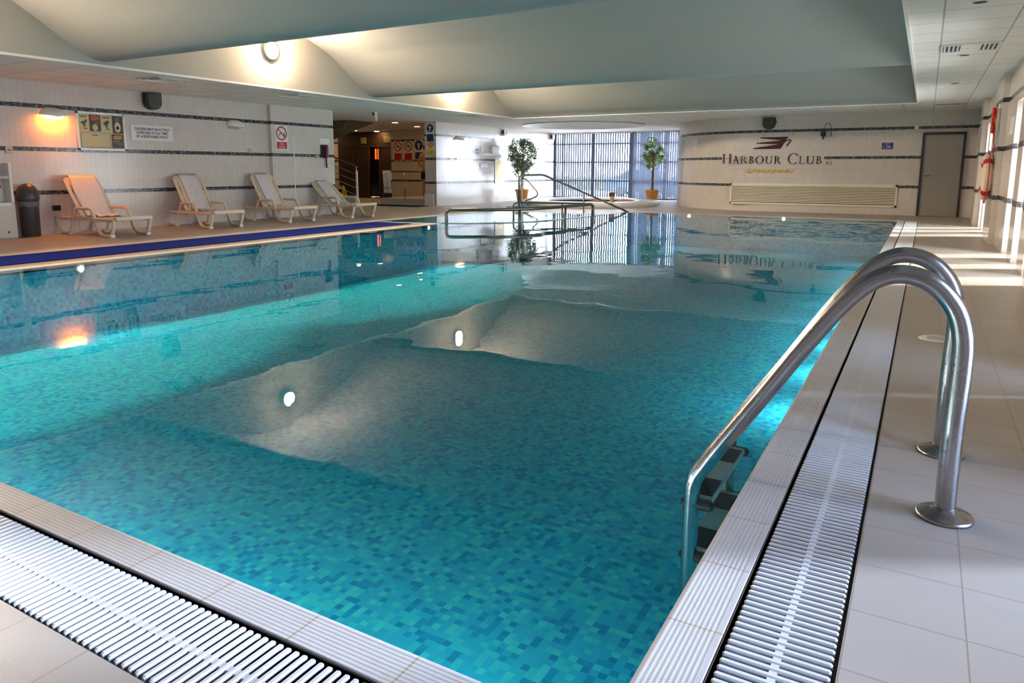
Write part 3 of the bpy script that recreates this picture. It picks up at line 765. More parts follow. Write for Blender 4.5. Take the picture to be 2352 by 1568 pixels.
sconce('faintly lit half-dome wall lamp on the bright bay wall', 19.5, 2.08, True, LAMPY)

def vault_lamp(label, y, z):
    t = thing('ceiling_lamp', label, 'lamp', (OX0, y, z), group='round lamps on the vault cheek')
    m = MB(); m.M = Matrix.Rotation(pi / 2, 4, 'Y'); m.lathe([(.165, 0), (.165, .03), (.15, .05), (.135, .05)], 28); m.build('bezel', WHITE, t)
    m = MB(); m.M = Matrix.Rotation(pi / 2, 4, 'Y'); m.lathe([(.135, .03), (.13, .06), (.10, .085), (.06, .1), (.005, .105)], 24); m.build('diffuser', LAMPW, t)
vault_lamp('round glowing lamp in view on the left vault cheek', 9.37, 3.21)
vault_lamp('round glowing lamp hidden behind the second ceiling swell, mirrored in the water', 15.2, 3.22)
vault_lamp('round glowing lamp above the frame on the nearest vault cheek', 3.4, 3.22)

def speaker(label, loc, fr_):
    t = thing('loudspeaker', label, 'loudspeaker', loc, group='black wall loudspeakers')
    def R(u, v, d): return fr_(u, v, d)
    m = MB(); prof = []
    n = 10
    poly = [(-.155, .0), (.155, .0)] + [(.155 * cos(pi * k / n), -.16 - .145 * sin(pi * k / n)) for k in range(n + 1)]
    poly = [(-.155, 0), (-.155, -.16)] + [(-.155 * cos(pi * k / n), -.17 - .14 * sin(pi * k / n)) for k in range(1, n)] + [(.155, -.16), (.155, 0)]
    m.prism(poly, .03, .17, R); m.build('cabinet', BLACK, t)
    m = MB(); m.prism([(x * .86, y * .9 - .015) for x, y in poly], .17, .185, R); m.build('grille', DGREY, t)
    m = MB(); m.prism([(-.05, -.02), (.05, -.02), (.05, -.12), (-.05, -.12)], 0, .03, R); m.build('bracket', DGREY, t)
    m = MB(); m.prism([(.14, -.08), (.18, -.08), (.18, -.14), (.14, -.14)], .04, .12, R); m.build('clamp', DGREY, t)
speaker('black rounded loudspeaker over the children sign on the left wall', (LX, 8.84, 2.555), LOCL)
speaker('black rounded loudspeaker above the club emblem on the far wall', (-3.8, YB, 2.52), LOCB)

# menu board
mb_ = thing('menu_board', 'framed board of drink posters beside the amber wall lamp', 'notice board', (LX, 7.85, 1.79))
PAPER = plain('cream_paper', (.62, .56, .33), .6, var=.05, scale=20); DPOST = plain('dark_poster', (.045, .035, .03), .4, var=.5, scale=20)
PB = [plain('poster_warm_blob', (.45, .09, .03), .5, var=.6, scale=30), plain('poster_cup', (.55, .50, .30), .5), plain('poster_green_blob', (.10, .14, .07), .5, var=.5, scale=40), plain('poster_gold_blob', (.55, .27, .04), .5, var=.4, scale=30)]
ALU = plain('silver_frame', (.50, .50, .52), .35, .6)
m = MB()
W2, H2 = .44, .335
for lo, hi in (((-W2, -H2), (W2, -H2 + .03)), ((-W2, H2 - .03), (W2, H2)), ((-W2, -H2), (-W2 + .03, H2)), ((W2 - .03, -H2), (W2, H2))): m.prism([lo, (hi[0], lo[1]), hi, (lo[0], hi[1])], 0, .03, LOCL)
m.build('frame', ALU, mb_)
m = MB(); m.prism([(-W2 + .03, -H2 + .03), (W2 - .03, -H2 + .03), (W2 - .03, H2 - .03), (-W2 + .03, H2 - .03)], 0, .014, LOCL); m.build('backing', PAPER, mb_)
def rect(m, u0, v0, u1, v1, d0, d1, mi=0): m.prism([(u0, v0), (u1, v0), (u1, v1), (u0, v1)], d0, d1, LOCL, mi)
for u0, v0, u1, v1, kind in ((-.395, .0, -.22, .295, 0), (-.215, .0, -.005, .295, 1), (.0, .0, .20, .295, 2), (.205, -.03, .405, .295, 3), (-.395, -.295, .16, -.015, 4), (.175, -.295, .40, -.035, 5)):
    m = MB(); dark = kind in (1, 3, 5)
    rect(m, u0 + .004, v0 + .004, u1 - .004, v1 - .004, .014, .018, 0)
    cu, cv = (u0 + u1) / 2, (v0 + v1) / 2
    def blob(cx, cy, rx, ry, mi): m.prism(ellipse(rx, ry, 14, cx, cy), .018, .0195, LOCL, mi)
    if kind in (0, 2):
        rect(m, u0 + .02, v1 - .04, u1 - .03, v1 - .028, .018, .019, 1); rect(m, u0 + .03, v1 - .06, u1 - .05, v1 - .052, .018, .019, 1)
        blob(cu - .02, cv + .0, .04, .02, 1); blob(cu, cv - .04, .025, .035, 3); blob(cu + .03, cv + .03, .025, .03, 3); rect(m, cu - .02, v0 + .04, cu + .05, v0 + .055, .018, .019, 1)
        if kind == 2: blob(cu, cv + .03, .035, .015, 2)
    if kind == 1: blob(cu, v1 - .06, .085, .05, 2); blob(cu - .005, v0 + .07, .05, .06, 4); blob(cu + .03, cv + .0, .04, .018, 3)
    if kind == 3: blob(cu, v0 + .12, .06, .10, 4); blob(cu, v1 - .06, .05, .04, 3); blob(cu, v0 + .11, .025, .03, 1)
    if kind == 4:
        for a, b, c, d in ((u0 + .012, v0 + .012, u1 - .012, v0 + .016), (u0 + .012, v1 - .016, u1 - .012, v1 - .012), (u0 + .012, v0 + .012, u0 + .016, v1 - .012), (u1 - .016, v0 + .012, u1 - .012, v1 - .012), (cu - .06, v1 - .06, cu + .04, v1 - .045)): rect(m, a, b, c, d, .018, .019, 1)
    if kind == 5: blob(cu, v1 - .06, .09, .04, 5); rect(m, u0 + .02, cv - .01, cu + .03, cv, .018, .019, 4); rect(m, cu - .02, cv - .05, u1 - .03, cv - .042, .018, .019, 4)
    m.build('poster', [DPOST if dark else PAPER, INK, PB[0], PB[2], PB[1], PB[3]], mb_)
sg = thing('notice_sign', 'white board about children and supervision, right of the drink posters', 'sign', (LX, 8.855, 1.805))
m = MB(); rect(m, -.44, -.145, .44, .145, 0, .012); m.build('board', SIGNW, sg)
for i, (s_, wd) in enumerate((('CHILDREN MUST BE ACTIVELY', .74), ('SUPERVISED AT ALL TIMES', .66), ('BY A RESPONSIBLE ADULT', .66))):
    text_mesh('lettering', s_, .07, INK, sg, (.012, 0, .07 - i * .07), LOCL, .001, bold=.0015, width=wd)

def sign(name, label, loc, LF, w_, hh, kind, text, group=None, cap=None):
    t = thing(name, label, 'sign', loc, group=group)
    m = MB(); m.prism(rounded(w_ + .05, hh * 2 + .04, .02), 0, .006, LF); m.build('board', SIGNW, t)
    r = w_ / 2; cy = hh - r
    if kind == 'ban':
        m = MB(); n = 32
        vs = [LF(R_ * cos(2 * pi * k / n), cy + R_ * sin(2 * pi * k / n), d) for d in (.006, .009) for R_ in (r, r * .80) for k in range(n)]
        m.add(vs, [f for k in range(n) for f in ((2 * n + k, 2 * n + (k + 1) % n, 3 * n + (k + 1) % n, 3 * n + k), (k, (k + 1) % n, 2 * n + (k + 1) % n, 2 * n + k), (n + k, n + (k + 1) % n, 3 * n + (k + 1) % n, 3 * n + k))])
        a = rad(-45); c_, s_ = cos(a), sin(a); b = r * .08
        m.prism([(c_ * r * .85 - s_ * b, cy + s_ * r * .85 + c_ * b), (-c_ * r * .85 - s_ * b, cy - s_ * r * .85 + c_ * b), (-c_ * r * .85 + s_ * b, cy - s_ * r * .85 - c_ * b), (c_ * r * .85 + s_ * b, cy + s_ * r * .85 - c_ * b)], .007, .0095, LF)
        m.build('ban_ring', RED, t)
        m = MB()
        if text == 'dive':
            m.prism([(-r * .55, cy - r * .28), (-r * .5, cy - r * .36), (-r * .05, cy - r * .02), (r * .35, cy + r * .16), (r * .3, cy + r * .2), (-r * .12, cy + r * .08)], .006, .008, LF); m.prism([(r * .38, cy - r * .5), (r * .6, cy - r * .5), (r * .6, cy + r * .05), (r * .38, cy + r * .05)], .006, .008, LF)
        else:
            for u, v in ((-.2, -.08), (.22, .15), (.3, -.05)): m.prism(ellipse(r * .16, r * .1, 10, r * u, cy + r * v), .006, .008, LF)
            m.prism([(-r * .35, cy - r * .2), (-r * .1, cy - r * .25), (r * .1, cy + r * .05), (r * .02, cy + r * .1)], .006, .008, LF)
        m.build('pictogram', INK, t); CM = RED
    elif kind == 'must':
        m = MB(); m.prism(ellipse(r, r, 32, 0, cy), .006, .009, LF); m.build('disc', NAVY, t)
        m = MB()
        m.prism([(-r * .16, cy - r * .75), (r * .16, cy - r * .75), (r * .16, cy - r * .1), (r * .5, cy + r * .3), (r * .42, cy + r * .4), (r * .1, cy + r * .15), (-r * .1, cy + r * .15), (-r * .42, cy + r * .4), (-r * .5, cy + r * .3), (-r * .16, cy - r * .1)], .009, .011, LF)
        m.prism(ellipse(r * .17, r * .18, 12, 0, cy + r * .38), .009, .011, LF); m.build('pictogram', SIGNW, t); CM = NAVY
    else:
        m = MB(); m.prism([(0, cy - r), (r, cy), (0, cy + r), (-r, cy)], .006, .008, LF); m.build('diamond_border', INK, t)
        m = MB(); m.prism([(0, cy - r * .86), (r * .86, cy), (0, cy + r * .86), (-r * .86, cy)], .008, .010, LF); m.build('diamond', YEL, t); CM = YEL
    ch = (2 * hh - w_) * .8
    m = MB(); m.prism([(u, v - hh + ch / 2) for u, v in rounded(w_ * .95, ch, .012)], .006, .009, LF); m.build('caption_plate', CM, t)
    lines = cap or []
    for i, s_ in enumerate(lines):
        q = LF(0, -hh + ch / 2 + (len(lines) / 2 - i - .5) * ch * .42, .009)
        text_mesh('lettering', s_, ch * .42, INK if kind == 'warn' else SIGNW, t, q, LF, .0008)
    return t
G = 'round safety signs'
sign('safety_sign', 'white sign with red ring and no diving caption on the tiled pier', (LX + .1, 12.02, 1.845), LOCL, .32, .255, 'ban', 'dive', G, ['No', 'Diving'])
SWY = 21.35
sign('safety_sign', 'red ring sign on the recess wall, next to the dark timber front', (-17.12, SWY, 1.80), LOCB, .36, .34, 'ban', 'x', G)
sign('safety_sign', 'red ring sign between the other red ring sign and the blue disc sign', (-16.63, SWY, 1.80), LOCB, .36, .34, 'ban', 'x', G)
sign('safety_sign', 'blue disc shower sign beside the standing bather', (-16.15, SWY, 1.83), LOCB, .36, .34, 'must', 'x', G)
sign('safety_sign', 'blue disc shower sign at the top of the pillar', (-13.365, 18.25, 2.25), LOCB, .25, .25, 'must', 'x', G)
sign('safety_sign', 'yellow diamond warning sign on the pillar below the blue disc', (-13.355, 18.25, 1.79), LOCB, .25, .22, 'warn', 'x', G)
# emergency phone, plaque, boxes
ph = thing('wall_phone', 'dark red emergency telephone on the tiled pier', 'telephone', (LX + .1, 13.35, 1.5))
m = MB(); m.prism(rounded(.15, .32, .03), 0, .03, lambda u, v, d: (d, u - .03, v + .06)); m.build('cradle', BLACK, ph)
m = MB(); m.tube(smooth_path([(.06, .03, .2), (.085, .03, .14), (.085, .03, .0), (.06, .03, -.08)], 4), [.045] * 4 + [.04] * 8 + [.045], 10); m.build('handset', RED2, ph)
m = MB(); m.tube([(.06, .03, -.08), (.05, .04, -.2), (.05, .045, -.34)], .022, 8); m.build('cord', RED2, ph)
tag(MB().bbox((LX + .1, 13.24, 1.745), (LX + .112, 13.56, 1.875), .004).build('notice_plaque', SIGNW), 'small white plaque above the red telephone', 'plaque')
def outlet(label, y, z, x=LX, s=.055):
    t = thing('wall_outlet', label, 'outlet', (x, y, z), group='small beige wall boxes')
    MB().bbox((0, -s, -s), (.035, s, s), .006).build('box', BEIGE, t); MB().box((.035, -s * .5, -.008), (.038, s * .5, .008)).build('socket_slot', DGREY, t)
outlet('beige wall box above the drinks dispenser', 6.27, 1.425)
outlet('beige wall box on the middle band near the unlit lamp', 11.18, 1.53, LX, .05)
outlet('beige wall box left of the red telephone', 13.12, 1.42, LX + .1, .05)
tag(MB().bbox((LX, 6.86, .40), (LX + .07, 6.98, .49), .008).build('plug_adapter', BLACK), 'black plug adapter low on the wall beside the bin', 'plug')

# drinks dispenser
dd = thing('drinks_dispenser', 'cream freestanding drinks dispenser at the left edge by the bin', 'dispenser', (-13.02, 5.8, 0))
DW = plain('cream_steel', (.62, .56, .49), .4, var=.05)
m = MB(); m.bbox((-.12, -.36, 0), (.14, .36, .58), .01); m.build('cabinet', DW, dd)
m = MB(); m.bbox((-.12, -.36, .58), (-.03, .36, 1.21), .01); m.build('back_panel', DW, dd)
for y0 in (.315, -.36): MB().bbox((-.03, y0, .58), (.13, y0 + .045, 1.21), .006).build('side_panel', WHITE, dd)
m = MB(); m.prism([(0, .94), (.10, .94), (.16, .96), (.15, 1.0), (.06, 1.02), (0, 1.02)], -.31, .31, lambda u, v, d: (u - .03, d, v)); m.build('canopy', DW, dd)
m = MB(); m.M = Matrix.Translation((-.03, .22, 1.11)) @ Matrix.Rotation(pi / 2, 4, 'Y'); m.lathe([(.035, 0), (.03, .03), (.012, .05), (.001, .052)], 14); m.build('knob', STEEL, dd)
m = MB(); m.tube(smooth_path([(-.03, .2, .84), (.05, .2, .85), (.08, .2, .82), (.08, .2, .79)], 4), .012, 8); m.build('tap', STEEL, dd)
m = MB(); m.box((.14, -.3, .52), (.143, .3, .575)); m.build('label_strip', SIGNW, dd)
m = MB(); m.M = Matrix.Translation((.14, .22, .10)) @ Matrix.Rotation(pi / 2, 4, 'Y'); m.lathe([(.018, 0), (.014, .006), (.001, .008)], 12); m.build('lock', STEELD, dd)
m = MB(); m.tube([(-.08, .16, 1.21), (-.08, .16, 1.5)], .02, 10); ob = m.build('bottle_neck', plain('orange_tube', (.6, .22, .04), .4), dd)
MB().lathe([(.035, 0), (.035, .08), (.02, .09)], 14, (-.08, .16, 1.21)).build('cup_holder', WHITE, dd)

bn = thing('waste_bin', 'charcoal domed waste bin between dispenser and first lounger', 'bin', (-12.95, 6.39, 0))
MB().lathe([(.135, 0), (.14, .01), (.150, .56), (.152, .57)], 32, sx=.95).build('body', DGREY, bn)
m = MB(); pts = []
random.seed(5); n = 40; vs = []
for j, (r0, z) in enumerate(((.154, .50), (.158, .53), (.160, .57), (.160, .62), (.160, .66))):
    for k in range(n):
        a = 2 * pi * k / n; r = r0 + .005 * sin(7 * a + j * 1.1) + .003 * sin(13 * a - j); vs.append((r * cos(a) * .95, r * sin(a), z + .008 * sin(5 * a + j) * (1 if j < 3 else 0)))
m.add(vs, [(j * n + k, j * n + (k + 1) % n, (j + 1) * n + (k + 1) % n, (j + 1) * n + k) for j in range(4) for k in range(n)], 0, True)
tb = NT('bin_liner'); d1 = tb.n('ShaderNodeBsdfPrincipled'); d1.inputs['Base Color'].default_value = (.3, .3, .31, 1); d1.inputs['Roughness'].default_value = .2
d2 = tb.n('ShaderNodeBsdfTransparent'); mx = tb.n('ShaderNodeMixShader'); mx.inputs[0].default_value = .55; tb.link(d1.outputs[0], mx.inputs[1]); tb.link(d2.outputs[0], mx.inputs[2]); tb.link(mx.outputs[0], tb.out.inputs[0])
m.build('bin_liner', tb.m, bn)
MB().lathe([(.152, .57), (.168, .60), (.172, .64), (.168, .70), (.150, .77), (.115, .83), (.06, .868), (.004, .878)], 32, sx=.95).build('dome_lid', DGREY, bn)

# ------------------------------------------------------------------ bay wall fittings
t = thing('wall_poster', 'narrow yellow framed poster on the bright bay wall', 'poster', (LX, 22.05, 1.06))
m = MB(); m.prism([(-.33, -.41), (.33, -.41), (.33, .41), (-.33, .41)], 0, .025, LOCL); m.build('frame', WHITE, t)
m = MB(); m.prism([(-.27, -.33), (.27, -.33), (.27, .38), (-.27, .38)], .025, .028, LOCL, 0)
m.prism(ellipse(.10, .05, 12, .05, .06), .028, .029, LOCL, 1); m.prism([(-.1, -.25), (.05, -.27), (.2, -.15), (.1, -.1), (-.05, -.14)], .028, .029, LOCL, 1); m.prism([(-.27, .28), (-.15, .36), (-.15, .38), (-.27, .38)], .028, .029, LOCL, 1)
m.build('print', [YEL, SIGNW], t)
def hook(label, y, z):
    t = thing('wall_hook', label, 'hook', (LX, y, z), group='small hooks on the bay wall')
    MB().bbox((0, -.02, -.03), (.01, .02, .03), .003).build('plate', STEELD, t); MB().tube(smooth_path([(.01, 0, .01), (.05, 0, .0), (.06, 0, -.03), (.08, 0, .03)], 4), .006, 6).build('peg', STEELD, t)
hook('small dark hook on the bay wall nearest the pillar', 18.92, 1.46); hook('small dark hook on the bay wall, second from the pillar', 19.26, 1.46)
hook('small dark hook of the upper pair below the bay lamp', 20.55, 1.78); hook('small dark hook of the lower pair below the bay lamp', 20.56, 1.67)
tag(MB().bbox((LX, 21.42, 1.68), (LX + .1, 21.86, 1.93), .01).build('hand_dryer', WHITE), 'white wall unit with a red corner mark beside the left ficus', 'wall unit')
tag(MB().bbox((LX, 20.75, 1.19), (LX + .03, 21.25, 1.33), .006).build('notice_plaque', SIGNW), 'plain white plaque low on the bay wall', 'plaque')
tag(MB().bbox((LX, 20.8, 1.70), (LX + .012, 21.02, 1.92), .003).build('notice_plaque', SIGNW), 'small pale notice sheet beside the white wall unit', 'plaque')
def sensor(label, loc, ax):
    t = thing('motion_sensor', label, 'sensor', loc, group='beige sensor boxes')
    if ax == 'c':
        MB().bbox((-.06, -.05, -.24), (.06, .05, 0), .012).build('housing', BEIGE, t); MB().box((-.03, -.055, -.09), (.03, -.05, -.03)).build('lens', DGREY, t)
    else:
        MB().bbox((0, -.11, -.11), (.12, .09, .11), .02).build('housing', BEIGE, t); MB().box((.02, -.113, -.05), (.1, -.109, .06)).build('lens', DGREY, t); MB().box((.12, -.03, -.07), (.123, .07, .06)).build('window_face', DGREY, t)
sensor('beige box hanging from the ceiling before the dark recess', (-12.28, 14.41, CZ), 'c')
sensor('beige sensor box high on the bay wall between lamp and left ficus', (LX, 22.3, 2.42), 'w')
sensor('beige sensor box in the far corner where blind meets bay wall', (LX, 26.1, 2.42), 'w')

# ------------------------------------------------------------------ ceiling fittings
def diffuser(label, x, y):
    t = thing('air_diffuser', label, 'air vent', (x, y, CZ), group='square ceiling diffusers')
    for k, (a, z) in enumerate(((.30, 0), (.22, .0), (.145, .0))):
        m = MB(); b = a - .05
        m.add([(sx * q, sy * q, zz_) for q, zz_ in ((a, -.012), (b, .03)) for sx, sy in ((-1, -1), (1, -1), (1, 1), (-1, 1))], [(i, (i + 1) % 4, 4 + (i + 1) % 4, 4 + i) for i in range(4)])
        o = m.build('frame' if k == 0 else 'vane', WHITE if k < 2 else BEIGE, t); q = o.modifiers.new('thickness', 'SOLIDIFY'); q.thickness = .006
    MB().box((-.28, -.28, -.002), (.28, .28, -.0005)).build('cavity', VENTD, t)
    MB().box((-.085, -.085, -.014), (.085, .085, -.008)).build('centre_plate', WHITE, t)
diffuser('square four-way ceiling diffuser over the loungers, nearest the amber lamp', -10.98, 7.66)
diffuser('square four-way ceiling diffuser above the pier', -10.98, 10.62)
diffuser('square four-way ceiling diffuser beside the far ceiling swell', -10.9, 16.9)
t = thing('air_grille', 'slotted square air grille in the right ceiling strip', 'air vent', (.325, 10.33, CZ))
MB().box((-.29, -.27, -.004), (.29, .27, -.001)).build('cavity', VENTD, t)
m = MB()
for k in range(13):
    if 4 <= k <= 7: continue
    x = -.27 + k * .0445; m.box((x, -.26, -.016), (x + .022, .26, -.005))
m.build('louvre_slats', GRATE, t)
m = MB(); m.box((-.30, -.30, -.02), (.30, -.26, -.001)); m.box((-.30, .26, -.02), (.30, .30, -.001)); m.box((-.30, -.26, -.02), (-.28, .26, -.001)); m.box((.28, -.26, -.02), (.30, .26, -.001)); m.box((-.1, -.26, -.014), (.09, .26, -.004)); m.build('frame', CEIL, t)
t = thing('air_grille', 'thin slotted air grille at the far end of the right ceiling strip', 'air vent', (.33, 18.9, CZ))
MB().box((-.29, -.1, -.004), (.29, .1, -.001)).build('cavity', VENTD, t)
m = MB()
for k in range(14): m.box((-.28 + k * .042, -.1, -.014), (-.26 + k * .042, .1, -.004))
m.build('louvre_slats', GRATE, t)
for lab, x, y in (('small dark ceiling spot just beyond the slotted grille', .29, 10.98), ('small dark ceiling spot farther down the right strip', .29, 14.4), ('small dark ceiling spot at the top edge of the frame', .28, 7.65)):
    t = thing('ceiling_spot', lab, 'ceiling spot', (x, y, CZ), group='small dark ceiling spots')
    MB().lathe([(.075, -.001), (.075, -.008), (.06, -.012)], 18).build('bezel', WHITE, t); MB().lathe([(.058, -.006), (.056, -.013), (.005, -.014)], 16).build('lens', VENTD, t)

# ------------------------------------------------------------------ far wall
# club sign
cs = thing('wall_sign', 'large maroon club name and winged emblem on the far wall', 'sign', (0, YB, 0))
KX = 20.7 / 20.4
def SX(px): return (-4.96 + (px - 155) * .00135) * KX
def SZ_(py): return 1.12 + (1.273 + (378 - (300 + py / 8.4)) * .0121 - 1.12) * KX
class Glyph:
    def __init__(s, x0, x1, ytop, ybot): s.x0 = SX(x0); s.w = SX(x1) - s.x0; s.z0 = SZ_(ybot); s.h = SZ_(ytop) - s.z0; s.m = MB(); s.lay = 0
    def P(s, poly):
        s.lay += 1; d1 = .012 + .0004 * s.lay
        s.m.prism([(s.x0 + u * s.w, s.z0 + v * s.h) for u, v in poly], .0, d1, lambda u, v, d: (u, -d, v))
    def rect(s, u0, v0, u1, v1): s.P([(u0, v0), (u1, v0), (u1, v1), (u0, v1)])
    def serif(s, u, v, hw=.16): s.rect(u - hw, v, u + hw, v + .035)
    def stem(s, u, w=.13, v0=0, v1=1, hw=.16):
        s.rect(u - w / 2, v0, u + w / 2, v1)
        if v0 == 0: s.serif(u, 0, hw)
        if v1 == 1: s.serif(u, .965, hw)
    def diag(s, u0, v0, u1, v1, w): s.P([(u0 - w / 2, v0), (u0 + w / 2, v0), (u1 + w / 2, v1), (u1 - w / 2, v1)])
    def arc(s, cu, cv, ru, rv, wu, wv, a0, a1, n=22):
        o = [(cu + ru * cos(rad(a0 + (a1 - a0) * k / n)), cv + rv * sin(rad(a0 + (a1 - a0) * k / n))) for k in range(n + 1)]
        i = [(cu + (ru - wu) * cos(rad(a0 + (a1 - a0) * k / n)), cv + (rv - wv) * sin(rad(a0 + (a1 - a0) * k / n))) for k in range(n + 1)]
        s.lay += 1; d1 = .012 + .0004 * s.lay; M_ = []
        for u, v in o + i: M_.append((s.x0 + u * s.w, s.z0 + v * s.h))
        N_ = n + 1; vs = [(a, -d, b) for d in (0, d1) for a, b in M_]; fs = []
        for k in range(n):
            fs += [(2 * N_ + k, 2 * N_ + k + 1, 3 * N_ + k + 1, 3 * N_ + k), (k, k + 1, 2 * N_ + k + 1, 2 * N_ + k), (N_ + k, N_ + k + 1, 3 * N_ + k + 1, 3 * N_ + k)]
        s.m.add(vs, fs)
    def done(s): s.m.build('letter', MAROON, cs)
def gH(g): g.stem(.17, .17, hw=.17); g.stem(.83, .17, hw=.17); g.rect(.17, .49, .83, .54); g.done()
def gA(g): g.diag(.13, 0, .48, 1, .06); g.diag(.85, 0, .48, 1, .17); g.rect(.25, .32, .75, .37); g.serif(.12, 0, .12); g.serif(.86, 0, .14); g.done()
def gR(g): g.stem(.17, .16, hw=.17); g.arc(.2, .735, .48, .265, .16, .045, -90, 90); g.P([(.38, .48), (.54, .48), (1.0, 0), (.80, 0)]); g.rect(.8, 0, 1.02, .03); g.rect(.17, .955, .25, 1.); g.rect(.17, .47, .25, .515); g.done()
def gB(g): g.stem(.2, .18, hw=.2); g.arc(.25, .755, .52, .245, .18, .045, -90, 90); g.arc(.25, .27, .68, .27, .2, .045, -90, 90); g.rect(.2, .955, .3, 1.); g.rect(.2, .51, .3, .55); g.rect(.2, 0, .3, .045); g.done()
def gO(g): g.arc(.5, .5, .5, .53, .15, .05, 0, 360, 36); g.done()
def gU(g): g.stem(.2, .16, .3, 1, .18); g.stem(.85, .06, .3, 1, .13); g.arc(.5, .33, .38, .36, .14, .06, 180, 360); g.done()
def gC(g): g.arc(.55, .5, .55, .53, .15, .05, 42, 318, 36); g.rect(.93, .72, .97, .98); g.done()
def gL(g): g.stem(.22, .18, hw=.2); g.rect(.22, 0, .98, .04); g.P([(.93, 0), (.99, 0), (1.0, .22), (.95, .22)]); g.done()
for fn, a, b, yt, yb in ((gH, 155, 345, 452, 634), (gA, 360, 500, 495, 636), (gR, 525, 655, 497, 637), (gB, 690, 790, 497, 638), (gO, 815, 975, 497, 638), (gU, 1000, 1145, 499, 640), (gR, 1172, 1310, 500, 641), (gC, 1430, 1615, 455, 643), (gL, 1640, 1740, 503, 644), (gU, 1765, 1920, 503, 645), (gB, 1950, 2060, 505, 646)):
    fn(Glyph(a, b, yt, yb))
m = MB(); m.prism([(SX(a), SZ_(b)) for a, b in [(890, 155), (1418, 150), (1280, 368), (760, 368), (760, 352), (1235, 285), (820, 270), (820, 255), (1290, 215), (890, 172)]], 0, .012, lambda u, v, d: (u, -d, v)); m.build('emblem_wings', MAROON, cs)
m = MB(); m.tube([(SX(a), -.006, SZ_(b)) for a, b in smooth_path([(1365, 242, 0), (1400, 218, 0), (1438, 206, 0), (1458, 222, 0), (1435, 262, 0), (1392, 318, 0)], 5) for a, b in [(a, b)]] if False else [(SX(q[0]), -.006, SZ_(q[1])) for q in smooth_path([(1365, 242, 0), (1400, 218, 0), (1438, 206, 0), (1458, 222, 0), (1435, 262, 0), (1392, 318, 0)], 5)], [.008 + .010 * min(1, k / 12) for k in range(26)], 8, up=(0, 1, 0)); m.build('emblem_hook', MAROON, cs)
m = MB(); m.prism(ellipse(.035, .038, 20, SX(1497), SZ_(107)), 0, .012, lambda u, v, d: (u, -d, v)); m.build('emblem_dot', GOLD, cs)
text_mesh('lettering', 'Liverpool', .155, GOLD, cs, (SX(1085), -.006, SZ_(770)), LOCB, .005, spacing=1.35, shear=.35, bold=.006, width=SX(1545) - SX(620))
# louvre vent
lv = thing('wall_vent', 'long cream louvred air vent low on the far wall', 'air vent', (-2.69, YB, .48))
VW, VH = 2.08, .285
m = MB(); P4 = lambda lo, hi: [lo, (hi[0], lo[1]), hi, (lo[0], hi[1])]
for lo, hi in (((-VW, -VH), (VW, -VH + .05)), ((-VW, VH - .06), (VW, VH)), ((-VW, -VH), (-VW + .04, VH)), ((VW - .04, -VH), (VW, VH))): m.prism(P4(lo, hi), 0, .03, LOCB)
m.build('frame', VENTM, lv)
m = MB(); m.prism(P4((-VW, -VH), (VW, VH)), 0, .004, LOCB); m.build('cavity', VENTD, lv)
m = MB()
for k in range(11):
    z = -VH + .07 + k * .041
    m.add([LOCB(u, z + dz, d) for u in (-VW + .04, VW - .04) for dz, d in ((0, .026), (.006, .026), (.026, .006), (.020, .006))], [(0, 1, 5, 4), (1, 2, 6, 5), (2, 3, 7, 6), (3, 0, 4, 7)])
m.build('louvre_blades', VENTM, lv)
# door
dr = MB(); LOCD = fr_back(.30, YB, 0)
dr.prism(P4((-.46, .0), (-.405, 2.05)), 0, .05, LOCD); dr.prism(P4((.405, .0), (.46, 2.05)), 0, .05, LOCD); dr.prism(P4((-.46, 1.99), (.46, 2.05)), 0, .051, LOCD)
dro = dr.build('door_1', DFRAME); dro['kind'] = 'structure'
m = MB(); m.prism(P4((-.405, .012), (.405, 1.99)), 0, .03, LOCD); m.build('door_leaf', DOORG, dro)
m = MB(); m.tube([LOCD(-.34, 1.0, .03), LOCD(-.34, 1.0, .075), LOCD(-.22, 1.0, .08)], .011, 8); m.prism(ellipse(.022, .022, 14, -.34, .95), .03, .04, LOCD); m.build('door_handle', STEEL, dro)
t = thing('depth_sign', 'small blue depth sign reading 1.20m between club name and door', 'sign', (-.92, YB, 1.735))
m = MB(); m.prism(P4((-.125, -.08), (.125, .08)), 0, .008, LOCB); m.build('board', NAVY, t)
text_mesh('lettering', 'DEPTH', .042, SIGNW, t, (0, -.009, .05), LOCB, .0008); text_mesh('lettering', '1.20', .105, SIGNW, t, (-.025, -.009, -.022), LOCB, .0008, bold=.001, width=.16); text_mesh('lettering', 'm', .055, SIGNW, t, (.088, -.009, -.037), LOCB, .0008)
t = thing('wall_camera', 'black camera with looped cable on the far wall', 'camera', (-2.43, YB, 2.02))
MB().bbox((-.055, -.15, -.02), (.055, -.02, .10), .01).build('housing', BLACK, t); MB().box((-.02, -.03, .0), (.02, 0, .05)).build('bracket', BLACK, t)
MB().tube([(0, -.08, -.02), (0, -.1, -.09)], .02, 8).build('lens', BLACK, t)
MB().tube(smooth_path([(.0, -.05, .10), (.02, -.05, .24), (.09, -.04, .32), (.16, -.03, .24), (.17, -.02, .08), (.2, -.01, -.02)], 5), .007, 6).build('cable', BLACK, t)
tag(MB().bbox((-.36, YB - .05, 2.13), (-.26, YB, 2.22), .01).build('alarm_box', WHITE), 'small white box on the upper band left of the grey door', 'box')
t = thing('call_button', 'small grey box with red button right of the club name', 'button', (-2.28, YB, 1.31))
MB().bbox((-.05, -.03, -.05), (.07, 0, .05), .006).build('housing', plain('grey_box', (.45, .43, .42), .5), t)
m = MB(); m.M = Matrix.Translation((-.02, -.03, 0)) @ Matrix.Rotation(pi / 2, 4, 'X'); m.lathe([(.022, 0), (.02, .01), (.001, .014)], 14); m.build('button', RED, t)
